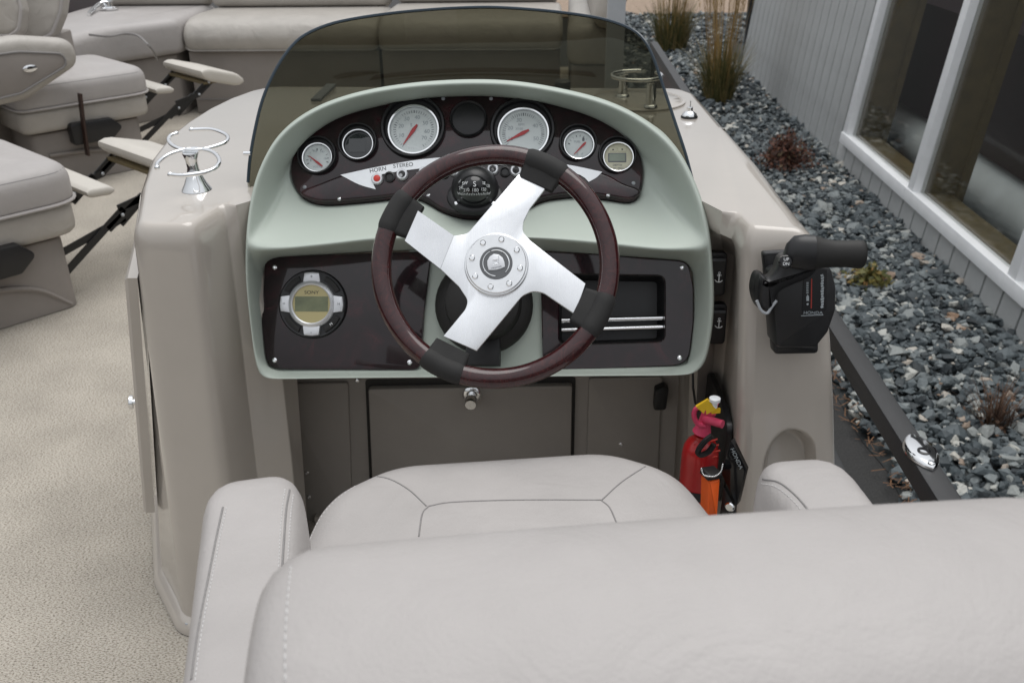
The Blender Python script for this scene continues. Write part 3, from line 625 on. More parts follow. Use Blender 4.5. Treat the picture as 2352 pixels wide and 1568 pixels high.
# ------------------------------------------------------------------ reclining chairs on the left
def recliner(label, x, y, rot, arm=True):
    """local frame: +Y the way the chair faces, root on the deck under the front edge"""
    t = thing('reclining_chair', label, 'recliner', (0, 0, 0), 'reclining chairs on the left of the deck')
    F = FZ(0, 0, 0)
    mb = MB(); mb.prism(F, fillet([(-0.25, -0.56), (0.25, -0.56), (0.27, -0.03), (-0.27, -0.03)], 0.05), 0.003, 0.255, 0.012); b = mb.build('base', M['vinyl_base'], t)
    mb = MB(); mb.tube(catmull([(0.262, -0.06, 0.012), (0.268, -0.16, 0.10), (0.27, -0.30, 0.14), (0.262, -0.5, 0.15)], 6), 0.009, 6); mb.build('piping', M['vinyl_base'], b)
    mb = MB(); mb.pad(F, fillet([(-0.29, -0.60), (0.29, -0.60), (0.31, 0.03), (-0.31, 0.03)], [0.06, 0.06, 0.10, 0.10]), 0.262, 0.375, 0.03, 0.0, rb=0.03); mb.build('seat_skirt', M['vinyl_old'], t, sharp=60)
    so_ = fillet([(-0.30, -0.60), (0.30, -0.60), (0.32, 0.045), (-0.32, 0.045)], [0.06, 0.06, 0.12, 0.12], 7)
    mb = MB(); mb.pad(F, so_, 0.378, 0.50, 0.055, 0.025, rb=0.012); sc_ = mb.build('seat_cushion', M['vinyl'], t, sharp=60)
    mb = MB(); mb.tube([F.pt(a, b_, 0.377) for a, b_ in resample(inset(ccw(so_), -0.002), 90, True)], 0.006, 6, True); mb.build('piping', M['vinyl'], sc_)
    mb = MB(); mb.tube([F.pt(a, b_, 0.476) for a, b_ in resample(inset(ccw(so_), 0.012), 90, True)], 0.0025, 5, True); mb.build('seam', M['seam'], sc_)
    # black hub plate on the right side and brown lever
    S = Fr((0.315, -0.30, 0.24), (0, 1, 0), (0, 0, 1))
    mb = MB(); mb.prism(S, fillet([(-0.10, -0.05), (0.09, -0.05), (0.15, 0.0), (0.10, 0.05), (-0.10, 0.055)], 0.02), -0.03, 0.018, 0.008); mb.build('side_plate', M['black'], t)
    mb = MB(); mb.tube([S.pt(-0.055, -0.10, 0.03), S.pt(-0.045, 0.05, 0.034), S.pt(-0.03, 0.19, 0.034)], 0.01, 6, sq=(0.005, 0.017)); mb.build('lever', M['leather_wood'], t)
    # two footrest pads
    def wedge(name, y0, y1, z0, z1, w0, w1, th):
        r_ = []
        n_ = 10
        for k in range(n_+1):
            s = k/n_; yy = y0+(y1-y0)*s; ww = w0+(w1-w0)*s; zz = z0+(z1-z0)*s; e = min(s, 1-s)*n_/2.0; rr = min(1, e+0.35)
            ol = rrect(-ww, -th*rr, ww, 0.0, min(0.02, th*rr*0.45), 3); r_.append([Vector((a, yy, zz+b_-th*(1-rr)*0.5)) for a, b_ in ol])
        m_ = MB(); m_.loft(r_, True, True, True); return m_.build(name, M['plush'], t, sharp=50)
    wedge('small_footrest', 0.10, 0.20, 0.372, 0.362, 0.21, 0.20, 0.035)
    wedge('footrest', 0.36, 0.60, 0.44, 0.37, 0.22, 0.21, 0.07)
    mb = MB(); mb.box(F, -0.20, 0.20, 0.37, 0.58, 0.345, 0.358, 0.004); mb.build('footrest_back', M['olive_wood'], t)
    # scissor linkages, one each side
    for sx in (-0.19, 0.19):
        mb = MB(); bars = [((0, -0.03, 0.17), (0, 0.22, 0.235)), ((0, -0.03, 0.10), (0, 0.22, 0.27)), ((0, 0.20, 0.215), (0, 0.40, 0.36)), ((0, 0.20, 0.275), (0, 0.34, 0.30)), ((0, 0.33, 0.295), (0, 0.44, 0.37)), ((0, 0.15, 0.21), (0, 0.30, 0.30))]
        for k, (a, b_) in enumerate(bars):
            a, b_ = Vector(a), Vector(b_); off = Vector((sx+0.006*(k % 2), 0, 0)); mb.tube([a+off, b_+off], 0.01, 4, sq=(0.003, 0.013))
        lk = mb.build('scissor_link', M['black'], t, sharp=30)
        mb = MB()
        for (yy, zz) in ((0.21, 0.25), (0.335, 0.30), (0.40, 0.355)): mb.ball((sx+0.012, yy, zz), 0.007, 8, 5)
        mb.build('rivet', M['steel_grey'], lk)
    # backrest
    B = Fr((0, -0.50, 0.46), (1, 0, 0), (0, -0.45, 1)); mb = MB(); mb.pad(B, fillet([(-0.27, 0.0), (0.27, 0.0), (0.30, 0.84), (-0.30, 0.84)], [0.05, 0.05, 0.14, 0.14]), -0.03, 0.12, 0.06, 0.02); bk = mb.build('backrest', M['vinyl_old'], t, sharp=60)
    mb = MB(); mb.tube([B.pt(a, b_, 0.095) for a, b_ in resample(inset(ccw(fillet([(-0.27, 0.0), (0.27, 0.0), (0.30, 0.84), (-0.30, 0.84)], [0.05, 0.05, 0.14, 0.14])), 0.02), 80, True)], 0.007, 6, True); mb.build('piping', M['vinyl'], bk)
    # padded arms with inset side panel and chrome badge
    for s in (-1, 1):
        A = Fr((s*0.315, -0.66, 0.51), (0, 1, 0), (0, 0, 1))   # n = +X
        ol = fillet([(-0.40, -0.10), (0.08, -0.06), (0.34, 0.06), (0.33, 0.17), (0.10, 0.21), (-0.40, 0.19)], [0.08, 0.1, 0.07, 0.07, 0.2, 0.06], 7)
        if s > 0: mb = MB(); mb.pad(A, ol, 0.0, 0.11, 0.045, 0.004, rb=0.03); ar = mb.build('armrest', M['vinyl_old'], t, sharp=60)
        else: mb = MB(); mb.pad(A, ol, -0.11, 0.0, 0.045, 0.0, rb=0.045); ar = mb.build('armrest', M['vinyl_old'], t, sharp=60)
        if s > 0:
            il = fillet([(-0.34, -0.055), (0.05, -0.02), (0.27, 0.07), (0.26, 0.115), (0.08, 0.145), (-0.34, 0.14)], [0.05, 0.1, 0.03, 0.03, 0.2, 0.05], 7)
            mb = MB(); mb.prism(A, il, 0.108, 0.1185, 0.004); mb.build('side_panel', M['vinyl_base'], ar)
            mb = MB(); mb.tube([A.pt(a, b_, 0.117) for a, b_ in resample(inset(ccw(il), -0.004), 80, True)], 0.005, 6, True); mb.build('piping', M['seam'], ar)
            mb = MB(); mb.lathe(A.at(0.11, 0.075, 0.119), [(0.030, 0), (0.030, 0.004), (0.022, 0.007), (0.012, 0.0075)], 24, True, True, 1.0, 0.5); mb.build('badge', M['chrome'], ar)
    t.location = (x, y, 0); t.rotation_euler.z = rot
    return t
r1 = recliner('nearer reclining chair at the left edge with its footrest out', -1.80, 3.05, R_(-40))
r2 = copy_tree(r1); r2['label'] = 'farther reclining chair with chrome badge on its armrest'; r2.location = (-2.21, 4.76, 0); r2.rotation_euler.z = R_(-43)

# ================================================================== HELM CONSOLE
CT = 0.84
con = thing('helm_console', 'beige fibreglass helm console with sage dashboard and dark wood panels', 'boat console', (-0.1, 1.7, 0))
ridge0 = Vector((0, 1.405, PY(1100, 560, 1.405).z)); top0 = PY(1100, 195, 1.560); bot0 = PY(1100, 866, 1.35)
X1 = (1, 0, 0)
BP = Fr(ridge0, X1, (0, top0.y-ridge0.y, top0.z-ridge0.z))
OP = Fr(ridge0, X1, (0, ridge0.y-bot0.y, ridge0.z-bot0.z))
g0 = PY(1100, 470, 1.525); GE = R_(35)
G = Fr((0, g0.y, g0.z), X1, (0, math.sin(GE), math.cos(GE)))
l0 = PY(787, 850, 1.385); l1 = PY(787, 590, 1.476)
LP = Fr((0, l0.y, l0.z), X1, (0, l1.y-l0.y, l1.z-l0.z))
def p2(x, y, z=CT): p = PZ(x, y, z); return (p.x, p.y)
def pb2(x, y, dx, dy): p = BP.P(x, y); return (p.x+dx, p.y+dy)
# where the rim of the dash passes the height of the console top, left and right
def rim84(P):
    for p, q in zip(P, P[1:]):
        A, B = BP.P(*p), BP.P(*q)
        if (A.z-CT)*(B.z-CT) <= 0: t = (CT-A.z)/(B.z-A.z); return A.lerp(B, t)
rl_ = rim84([(566, 560), (569, 520), (576, 470), (588, 420), (606, 375), (632, 330), (675, 287)]); rr_ = rim84([(1629, 560), (1623, 520), (1611, 475), (1590, 420), (1562, 366), (1525, 322)])
lf = [p2(299, 520), p2(317, 425), p2(341, 360), p2(380, 311), p2(420, 280), p2(470, 249), p2(520, 225), p2(570, 207), p2(622, 196)]
rt = [p2(1562, 200), p2(1600, 214), p2(1670, 292), p2(1740, 370), p2(1800, 450)]
top = [(-0.40, 1.66), (rl_.x+0.02, rl_.y+0.14), (rl_.x+0.004, rl_.y+0.022), (rl_.x-0.006, rl_.y+0.006), (-0.507, 1.432), (-0.524, 1.422), (-0.545, 1.330)] + lf + rt + [p2(1864, 536), (0.305, 1.325), (0.298, 1.380), (0.291, 1.390), (0.283, 1.402), (rr_.x+0.006, rr_.y+0.006), (rr_.x-0.004, rr_.y+0.022), (rr_.x-0.02, rr_.y+0.14), (0.20, 1.66)]
bot = [(-0.577, 1.70), (-0.562, 1.62), (-0.550, 1.54), (-0.540, 1.48), (-0.527, 1.42), (-0.545, 1.39), (-0.585, 1.318), (-0.70, 1.325), (-0.80, 1.46)] + [(a-0.14, b) for a, b in lf[2:]] + [(a+0.03+0.05*i/4, b) for i, (a, b) in enumerate(rt)] + [(0.53, 1.17), (0.340, 1.185), (0.335, 1.43), (0.332, 1.46), (0.327, 1.49), (0.318, 1.53), (0.310, 1.58), (0.300, 1.64), (0.285, 1.70)]
rad = [0.02, 0.02, 0.01, 0.008, 0.01] + [0.008, 0.03] + [0.05, 0.08, 0.08, 0.05, 0.05, 0.05, 0.05, 0.05, 0.05] + [0.06, 0.04, 0.05, 0.05, 0.05] + [0.030, 0.03, 0.02, 0.01] + [0.008, 0.008, 0.01, 0.02, 0.02]
fs_ = lambda P: fillet(P, rad, 6)
tp, bt = fs_(top), fs_(bot)
slot = [1.0 if (i//7) in (23, 24, 25) else 0.0 for i in range(len(tp))]
lsl = [{0: -1.3, 1: 0.2, 2: 1.0, 3: 1.0, 4: 1.0, 28: 0.8, 29: 1.2}.get(i//7, 0.0) for i in range(len(tp))]
win_ = [0.0 if (i//7) in (0, 1, 2, 3, 4, 25, 26, 27, 28, 29) else 1.0 for i in range(len(tp))]
assert len(top) == len(bot) == len(rad), (len(top), len(bot), len(rad))     # the hollow beside the dash is cut back under the top
sgn = 1 if area(tp) > 0 else -1
def ring_at(z, ins=0.0):
    k = (CT-z)/CT; d = min(1.0, max(0.0, (0.80-z)/0.07))*0.11*(1-0.6*k)
    k = max(k, 0.0); q = [(a[0]+(b[0]-a[0])*(k**0.55 if 16*7 <= i < 22*7 else k)+lsl[i]*0.045*min(1.0, max(0.0, (0.70-z)/0.08))+slot[i]*0.03*min(1.0, max(0.0, (0.80-z)/0.07))*(1-k), a[1]*(1-k)+b[1]*k+d*e) for i, (a, b, e) in enumerate(zip(tp, bt, slot))]
    return [(x, y, z) for x, y in ([(a[0]+(b[0]-a[0])*w_, a[1]+(b[1]-a[1])*w_) for a, b, w_ in zip(q, inset(q, ins*sgn), win_)] if ins else q)]
rings = [ring_at(z) for z in (0.002, 0.12, 0.25, 0.40, 0.55, 0.66, 0.73, 0.75, 0.77, 0.785)]
rr = 0.040; ri_ = 0.019
for k in range(10): t = k/9*math.pi/2; rings.append(ring_at(CT-rr+rr*math.sin(t), ri_*(1-math.cos(t))))
def proj(p):
    d = Vector(p)-CAM; t = d.dot(_fw); return (1176+FPX*d.dot(_ri)/t, 784-FPX*d.dot(_up)/t)
mb = MB(); mb.loft(rings, True); ear_cap(mb, rings[-1])
# rear face of the right pod with its arched hollow: replaces the flat strip between two corners
nn_ = len(tp); i0 = 21*7+6; nlow = 10
mb.f = [f for k, f in enumerate(mb.f) if not (k < nn_*(len(rings)-1) and k % nn_ == i0 and k//nn_ < nlow)]
NU, NV = 130, 260; gv_ = []
ztop_ = CT-rr
for j in range(NV+1):
    z = 0.002+(ztop_-0.002)*j/NV; rg_ = ring_at(z); A, B = Vector(rg_[i0]), Vector(rg_[(i0+1) % nn_])
    for i in range(NU+1):
        p = A.lerp(B, i/NU); x, y = proj(p); r2 = ((x-1822)/74)**2+(max(0.0, 1100-y)/118)**2
        tt = min(1.0, max(0.0, (1-r2)/0.62)); tt = tt*tt*(3-2*tt)*min(1.0, 12*i/NU, 12*(NU-i)/NU); gv_.append(p+Vector((0, 0.045*tt, 0)))
mb.add(gv_, [(j*(NU+1)+i, j*(NU+1)+i+1, (j+1)*(NU+1)+i+1, (j+1)*(NU+1)+i) for j in range(NV) for i in range(NU)])
# skirt flange along the deck
body = mb.build('console_body', M['gelcoat'], con, sharp=42, merge=True)
fl_ = [ring_at(z, -i) for z, i in ((0.003, 0.016), (0.018, 0.016), (0.030, 0.008), (0.036, 0.0), (0.040, -0.006))]
mb = MB(); mb.loft(fl_, True); fl = mb.build('base_flange', M['gelcoat'], con, sharp=0)
pz = PZ(376, 1312, 0.03)
for p in (PZ(376, 1312, 0.022), PZ(433, 1432, 0.022)):
    mb = MB(); mb.lathe(FZ(p.x, p.y, 0.024), [(0.007, 0), (0.006, 0.004), (0.002, 0.005)], 12, True, True); mb.build('screw', M['steel_grey'], con)

# side door on the walkway side, with its knob
def wallpt(t, z):      # t along the left wall between two outline samples
    k = (CT-z)/CT; a = np.array(p2(341, 362)); b = a+np.array((-0.14, 0.0)); c = np.array(p2(306, 470)); d = np.array((-0.80, 1.46))
    A = a*(1-k)+b*k; B = c*(1-k)+d*k; p = B*(1-t)+A*t; return Vector((p[0], p[1], z))
mb = MB(); ol = [wallpt(t, z) for t, z in ((0.05, 0.18), (1.25, 0.18), (1.25, 0.70), (0.05, 0.70))]
off = Vector((-1, -0.25, 0.10)).normalized()
rg = []
for h, e in ((0.0, 0), (0.016, 0), (0.021, 0.006)):
    c_ = sum(ol, Vector())/4; rg.append([p+(c_-p).normalized()*e+off*(h+0.004) for p in ol])
mb.loft(rg, True, True, True); dr = mb.build('side_door', M['gelcoat'], con, sharp=30)
kp = PY(313, 908, wallpt(0.12, 0.4).y); d_ = off
KF = Fr(wallpt(0.14, 0.43)+off*0.022, (0.24, -0.97, 0), (0.1, 0, 1))
mb = MB(); mb.lathe(KF, [(0.014, -0.002), (0.014, 0.003), (0.006, 0.005), (0.006, 0.007), (0.013, 0.008), (0.013, 0.014), (0.010, 0.016)], 18, True, True); mb.build('knob', M['chrome'], dr)

# ------------------------------------------------------------------ dashboard pod (sage shell)
crest = [(566, 560), (569, 520), (576, 470), (588, 420), (606, 375), (632, 330), (675, 287), (740, 249), (830, 220), (950, 201), (1085, 194), (1200, 200), (1330, 224), (1410, 249), (1470, 280), (1525, 322), (1562, 366), (1590, 420), (1611, 475), (1623, 520), (1629, 560)]
ridge = [(566, 560), (580, 571), (640, 573), (760, 561), (860, 550), (1000, 546), (1150, 545), (1250, 548), (1400, 562), (1520, 574), (1612, 572), (1629, 560)]
lower = [(1629, 560), (1634, 620), (1637, 690), (1633, 760), (1620, 828), (1603, 852), (1572, 862), (1400, 864), (1100, 866), (800, 869), (625, 871), (600, 863), (587, 830), (575, 740), (567, 660), (565, 610), (566, 560)]
ctop = [(668, 395), (674, 362), (698, 327), (740, 292), (800, 263), (900, 239), (1000, 225), (1085, 221), (1170, 226), (1250, 238), (1340, 262), (1400, 290), (1445, 325), (1470, 358), (1477, 395)]
cbot = [(668, 395), (673, 420), (690, 448), (718, 466), (760, 471), (850, 464), (940, 455), (980, 466), (1015, 487), (1060, 502), (1110, 504), (1160, 499), (1205, 484), (1250, 462), (1330, 453), (1400, 460), (1440, 466), (1462, 458), (1473, 430), (1477, 395)]
rtop = [(603, 640), (606, 612), (620, 596), (650, 590), (760, 583), (860, 577), (1000, 573), (1200, 573), (1400, 586), (1555, 597), (1580, 604), (1591, 625), (1593, 650)]
rest = [(1593, 650), (1594, 720), (1584, 815), (1572, 838), (1540, 845), (1200, 849), (900, 852), (650, 852), (622, 846), (610, 825), (602, 740), (603, 640)]
def seq(px, fr, n, h=0.0):
    q = resample(catmull(px, 8), n); return [fr.P(a[0], a[1], h) for a in q]
NC, NR, NL = 64, 64, 84
Bc, Br = seq(crest, BP, NC), seq(ridge, BP, NR)
Lo = seq(lower, OP, NL)
Lo[0] = Bc[-1]; Lo[-1] = Bc[0]; Br[0] = Bc[0]; Br[-1] = Bc[-1]
Cc, Cb = seq(ctop, G, NC), seq(cbot, G, NR)
Rt, Rl = seq(rtop, LP, NR), seq(rest, LP, NL)
up_ring = lambda a, b: a + b[1:-1][::-1]
lo_ring = lambda a, b: a + b[1:-1]
Bu, Cu = up_ring(Bc, Br), up_ring(Cc, Cb)
Lw, Rw = lo_ring(Br, Lo), lo_ring(Rt, Rl)
def lerp(A, B, t, n, ha, k0=None):
    return [a.lerp(b, t)+n*(ha[i] if isinstance(ha, list) else ha) for i, (a, b) in enumerate(zip(A, B))]
nu = len(Bu); wt = [1.0 if i < NC else 0.25 for i in range(nu)]
mb = MB()
mb.loft([[p-G.n*0.012 for p in Cu], Cu, lerp(Cu, Bu, 0.12, G.n, [-0.004*w for w in wt]), lerp(Cu, Bu, 0.42, G.n, [-0.017*w for w in wt]), lerp(Cu, Bu, 0.74, G.n, [-0.013*w for w in wt]), lerp(Cu, Bu, 0.90, G.n, [-0.001*w for w in wt]), Bu], True)
mb.loft([[p-LP.n*0.012 for p in Rw], Rw, lerp(Rw, Lw, 0.14, LP.n, 0.0005), lerp(Rw, Lw, 0.45, LP.n, 0.001), lerp(Rw, Lw, 0.8, LP.n, 0.004), Lw], True)
outer = Bc + Lo[1:-1]
cen = PY(1097, 540, 1.47)
def outw(p, s, back):
    d = Vector((p.x-cen.x, 0, p.z-cen.z)); d.normalize(); return p+d*s+Vector((0, 1, 0))*back
drop = lambda p: max(0.0, p.z-0.93)
mb.loft([outer, [outw(p, 0.005, 0.010) for p in outer], [outw(p, 0.006, 0.028) for p in outer], [outw(p, 0.002, 0.075)-Vector((0, 0, drop(p)*0.5)) for p in outer], [outw(p, -0.02, 0.17)-Vector((0, 0, drop(p)*1.3)) for p in outer]], True)
mb.build('dashboard', M['sage'], con, sharp=0, sub=1, merge=True)
mb = MB(); mb.prism(LP, [LP.px(a, b) for a, b in ((940, 574), (1252, 574), (1252, 850), (940, 852))], -0.014, -0.004); mb.build('dash_back', M['sage'], con)

# upper wood panel with its raised lower lip
cpx = resample(catmull(ctop, 6)+catmull(cbot[::-1], 6)[1:-1], 150, True)
mb = MB(); mb.prism(G, [G.px(a, b) for a, b in cpx], -0.008, 0.006, 0.004); up_panel = mb.build('gauge_panel', M['burl'], con, sharp=0)
lip = [(692, 446), (740, 425), (800, 403), (870, 388), (960, 372), (1080, 366), (1190, 370), (1300, 385), (1385, 402), (1430, 425), (1470, 440), (1462, 456), (1440, 463), (1400, 457), (1330, 450), (1250, 459), (1205, 481), (1160, 496), (1110, 501), (1060, 499), (1015, 484), (980, 463), (940, 452), (850, 461), (760, 468), (718, 463)]
lipq = resample(catmull(lip, 6, True), 150, True)
mb = MB(); mb.prism(G, [G.px(a, b) for a, b in lipq], 0.004, 0.014, 0.005); lipo = mb.build('switch_panel', M['burl'], con, sharp=0)
strip = resample(catmull([(782, 402), (870, 383), (971, 366), (1080, 359), (1190, 363), (1306, 379), (1383, 395)], 6), 40)
strip2 = resample(catmull([(1352, 418), (1330, 401), (1260, 388), (1137, 379), (1030, 381), (936, 391), (870, 402), (857, 408)], 6), 40)
sp_ = [G.px(a, b, 0.015) for a, b in list(strip)+list(resample(catmull([(1383, 395), (1370, 408), (1352, 418)], 4), 8))[1:]+list(strip2)[1:]+list(resample(catmull([(857, 408), (857, 420), (863, 435)], 4), 6))[1:]+list(resample(catmull([(863, 435), (825, 424), (782, 402)], 5), 12))[1:-1]]
mb = MB(); mb.prism(G, sp_, 0.0142, 0.0155); so_ = mb.build('switch_strip', M['strip'], con)
gu = (G.px(1000, 300)[0]-G.px(900, 300)[0])/100     # metres per px on the gauge panel
HS = 0.0157
for s, x, y, z in (('HORN', 868, 390, 10.5), ('STEREO', 926, 380, 10.5), ('ACC', 1131, 371, 8.5)):
    u, v = G.px(x, y, HS); text(s, 'lettering', G, u, v, z*gu*1.25, M['black_print'], so_, HS, rot=R_(10 if x < 900 else 6 if x < 1000 else 0))
def toggle(x, y, kind):
    u, v = G.px(x, y, 0.0145); f = G.at(u, v, 0.0145); r = 13*gu
    mb = MB()
    if kind == 'hole':
        mb.lathe(f, [(r*0.95, 0), (r*0.95, 0.003), (r*0.7, 0.004), (r*0.55, 0.001)], 18, True, True); mb.build('switch_cap', M['black'], con); return
    mb.lathe(f, [(r*1.05, 0), (r*1.05, 0.003), (r*0.85, 0.006), (r*0.62, 0.006), (r*0.6, 0.002)], 20, True, True)
    o = mb.build('horn_button' if kind == 'horn' else 'toggle_switch', M['silver'], con)
    mb = MB()
    if kind == 'horn': mb.lathe(f, [(r*0.6, 0.002), (r*0.58, 0.007), (r*0.3, 0.0085)], 18, True, True); mb.build('button', M['red_button'], o)
    else:
        mb.lathe(f, [(r*0.58, 0.002), (r*0.5, 0.0045), (r*0.2, 0.005)], 16, True, True); mb.build('boot', M['black'], o)
        mb = MB(); mb.tube([f.pt(0, 0, 0.004), f.pt(0, -0.003, 0.011), f.pt(0, -0.006, 0.017)], [0.0018, 0.0022, 0.0032], 8); mb.build('lever', M['chrome'], o)
toggle(867, 412, 'horn')
for x, y in ((895, 407), (1020, 398), (1160, 395), (1233, 403)): toggle(x, y, 'hole')
for x, y in ((924, 402), (975, 397), (1045, 393), (1132, 390), (1185, 393), (1262, 402)): toggle(x, y, 't')
def screw(fr, x, y, h, r=5.5, parent=None, m_=None):
    u, v = fr.px(x, y, h); s = gu*r; f = fr.at(u, v, h)
    mb = MB(); mb.lathe(f, [(s, 0), (s*0.9, 0.0012), (s*0.45, 0.0022), (s*0.4, 0.0010)], 12, True, True); return mb.build('screw', m_ or M['chrome'], parent or con)
for x, y in ((799, 257), (1018, 227), (1128, 227), (1346, 259), (700, 430), (1455, 421)): screw(G, x, y, 0.006, 4.5, m_=M['steel_grey'])
for x, y in ((779, 457), (984, 449), (1107, 487), (1397, 449)): screw(G, x, y, 0.0135, 4.5)

def gauge(x, y, rb, rc, label, face, boff=8):
    u, v = G.px(x, y, 0.006); f = G.at(u, v, 0.006); ub, vb = G.px(x-2, y-boff, 0.006); fb = G.at(ub, vb, 0.0058)
    R, C = rb*gu, rc*gu; mb = MB()
    mb.lathe(fb, [(R, 0), (R*1.0, 0.006), (R*0.97, 0.0085), (R*0.91, 0.0085), (R*0.86, 0.004), (R*0.86, 0.0012)], 48, True, True); g = mb.build('gauge', M['black'], con); g['label'] = label
    mb = MB(); mb.lathe(f, [(C*1.06, 0), (C*1.04, 0.007), (C*1.0, 0.0098), (C*0.945, 0.0095), (C*0.93, 0.006)], 48); mb.build('bezel', M['chrome'], g)
    mb = MB(); mb.lathe(f, [(C*0.965, 0.0005), (C*0.95, 0.0035), (C*0.90, 0.0040)], 48, True, True)
    mb.build('dial', M[face], g); return g, f, C
def needle(g, f, C, ang, hub=(0, 0), l=0.72, tail=0.25):
    c, s = math.cos(ang), math.sin(ang); q = [(-tail, -0.035), (-tail, 0.035), (0, 0.075), (l, 0.010), (l, -0.010), (0, -0.075)]
    mb = MB(); mb.prism(f, [((hub[0]+a*c-b*s)*C, (hub[1]+a*s+b*c)*C) for a, b in q], 0.0052, 0.0064); mb.build('needle', M['needle'], g)
def ticks(g, f, C, a0, a1, n, r0, r1, wd, m_='grey_print', hub=(0, 0)):
    mb = MB()
    for k in range(n):
        a = a0+(a1-a0)*k/(n-1); c, s = math.cos(a), math.sin(a); ww = wd*C*(1.7 if k % 5 == 0 else 1)
        mb.prism(f, [(hub[0]*C+r0*C*c-ww*-s*-1, hub[1]*C+r0*C*s-ww*c), (hub[0]*C+r1*C*c-ww*s*1, hub[1]*C+r1*C*s-ww*c), (hub[0]*C+r1*C*c+ww*s, hub[1]*C+r1*C*s+ww*c), (hub[0]*C+r0*C*c+ww*s, hub[1]*C+r0*C*s+ww*c)], 0.0041, 0.0046)
    o = mb.build('tick_marks', M[m_], g); o['kind'] = 'stuff'
def nums(g, f, C, items, r, size):
    for s, a in items: text(s, 'numeral', f, r*C*math.cos(R_(a)), r*C*math.sin(R_(a)), size*C, M['pale_print'], g, 0.0044)
g, f, C = gauge(951, 301, 74, 58, 'speed gauge, the larger dial left of the blank round plug', 'dial', 9)
ticks(g, f, C, R_(238), R_(-58), 41, 0.70, 0.80, 0.010); nums(g, f, C, [('10', 205), ('20', 162), ('30', 122), ('40', 76), ('50', 32), ('60', -6), ('70', -38)], 0.53, 0.22); needle(g, f, C, R_(237)); text('S', 'numeral', f, -0.1*C, 0.2*C, 0.18*C, M['pale_print'], g, 0.0044); text('Premier', 'lettering', f, 0.08*C, -0.72*C, 0.20*C, M['white_print'], g, 0.0045)
g, f, C = gauge(1202, 308, 74, 58, 'tachometer, the larger dial right of the blank round plug', 'dial', 9)
ticks(g, f, C, R_(215), R_(-35), 41, 0.70, 0.82, 0.010); nums(g, f, C, [('10', 205), ('20', 158), ('30', 108), ('40', 32), ('50', -25)], 0.55, 0.22); needle(g, f, C, R_(208)); text('X100', 'numeral', f, -0.16*C, 0.17*C, 0.13*C, M['pale_print'], g, 0.0044); text('RPM', 'numeral', f, -0.08*C, 0.34*C, 0.13*C, M['pale_print'], g, 0.0044)
g, f, C = gauge(731, 365, 45, 34, 'small dial with its needle pointing up left, leftmost of the row', 'dial', 7)
ticks(g, f, C, R_(205), R_(-15), 11, 0.62, 0.76, 0.02, hub=(0, -0.1)); nums(g, f, C, [('8', 200), ('12', 110), ('14', 60), ('16', -5)], 0.5, 0.22); needle(g, f, C, R_(142), (0.08, -0.38), 0.85, 0.35); text('VOLTS', 'lettering', f, 0, -0.62*C, 0.2*C, M['pale_print'], g, 0.0044)
g, f, C = gauge(824, 335, 45, 35, 'round gauge with a dark blank screen', 'lcd_dark', 7)
mb = MB(); mb.prism(f, rrect(-0.62*C, -0.5*C, 0.5*C, 0.42*C, 0.06*C), 0.0042, 0.0052); mb.build('screen', M['lcd_dark'], g)
g, f, C = gauge(1329.5, 336, 43, 34, 'small fuel dial with needle pointing down left', 'dial', 7)
ticks(g, f, C, R_(170), R_(40), 7, 0.60, 0.72, 0.02); needle(g, f, C, R_(227), (0.32, 0.05), 0.95, 0.2); text('E   F', 'lettering', f, 0.06*C, -0.62*C, 0.24*C, M['pale_print'], g, 0.0044); text('FUEL', 'lettering', f, -0.1*C, 0.25*C, 0.2*C, M['pale_print'], g, 0.0044)
mb = MB(); mb.prism(f, [(0.22*C, 0.30*C), (0.36*C, 0.30*C), (0.36*C, 0.52*C), (0.22*C, 0.52*C)], 0.0041, 0.0046); mb.build('pump_symbol', M['grey_print'], g)
g, f, C = gauge(1419.5, 364, 43, 34, 'cream depth gauge with a small square screen, rightmost of the row', 'dial_cream', 7)
mb = MB(); mb.prism(f, rrect(-0.66*C, -0.32*C, 0.52*C, 0.30*C, 0.03*C), 0.0041, 0.005); sc1 = mb.build('screen_frame', M['grey_print'], g)
mb = MB(); mb.prism(f, rrect(-0.60*C, -0.26*C, 0.46*C, 0.24*C, 0.03*C), 0.0051, 0.0056); mb.build('screen', M['lcd'], g)
for sx, s in ((-0.34, 'A'), (0.26, 'V')):
    mb = MB(); c1, c2 = sx*C-0.26*C, sx*C+0.26*C; mb.prism(f, rrect(c1, 0.42*C, c2, 0.70*C, 0.04*C), 0.0041, 0.0052, 0.0004); mb.build('button', M['dial_cream'], g)
    k = 1 if s == 'A' else -1
    mb = MB(); mb.prism(f, [(sx*C-0.07*C, 0.53*C-0.05*C*k), (sx*C+0.07*C, 0.53*C-0.05*C*k), (sx*C, 0.53*C+0.06*C*k)], 0.0053, 0.0057); mb.build('arrow_symbol', M['black_print'], g)
text('DEPTH', 'lettering', f, -0.06*C, -0.52*C, 0.2*C, M['grey_print'], g, 0.0044); text('SET  MENU', 'lettering', f, 0, -0.74*C, 0.14*C, M['grey_print'], g, 0.0044)
u, v = G.px(1076, 274, 0.006); f = G.at(u, v, 0.006); r = 43*gu
mb = MB(); mb.lathe(f, [(r, -0.001), (r, 0.004), (r*0.95, 0.006), (r*0.90, 0.005), (r*0.86, 0.0015), (r*0.80, 0.002), (r*0.2, 0.0028)], 40, True, True, 1, 1); o = mb.build('blank_plug', M['black'], con)

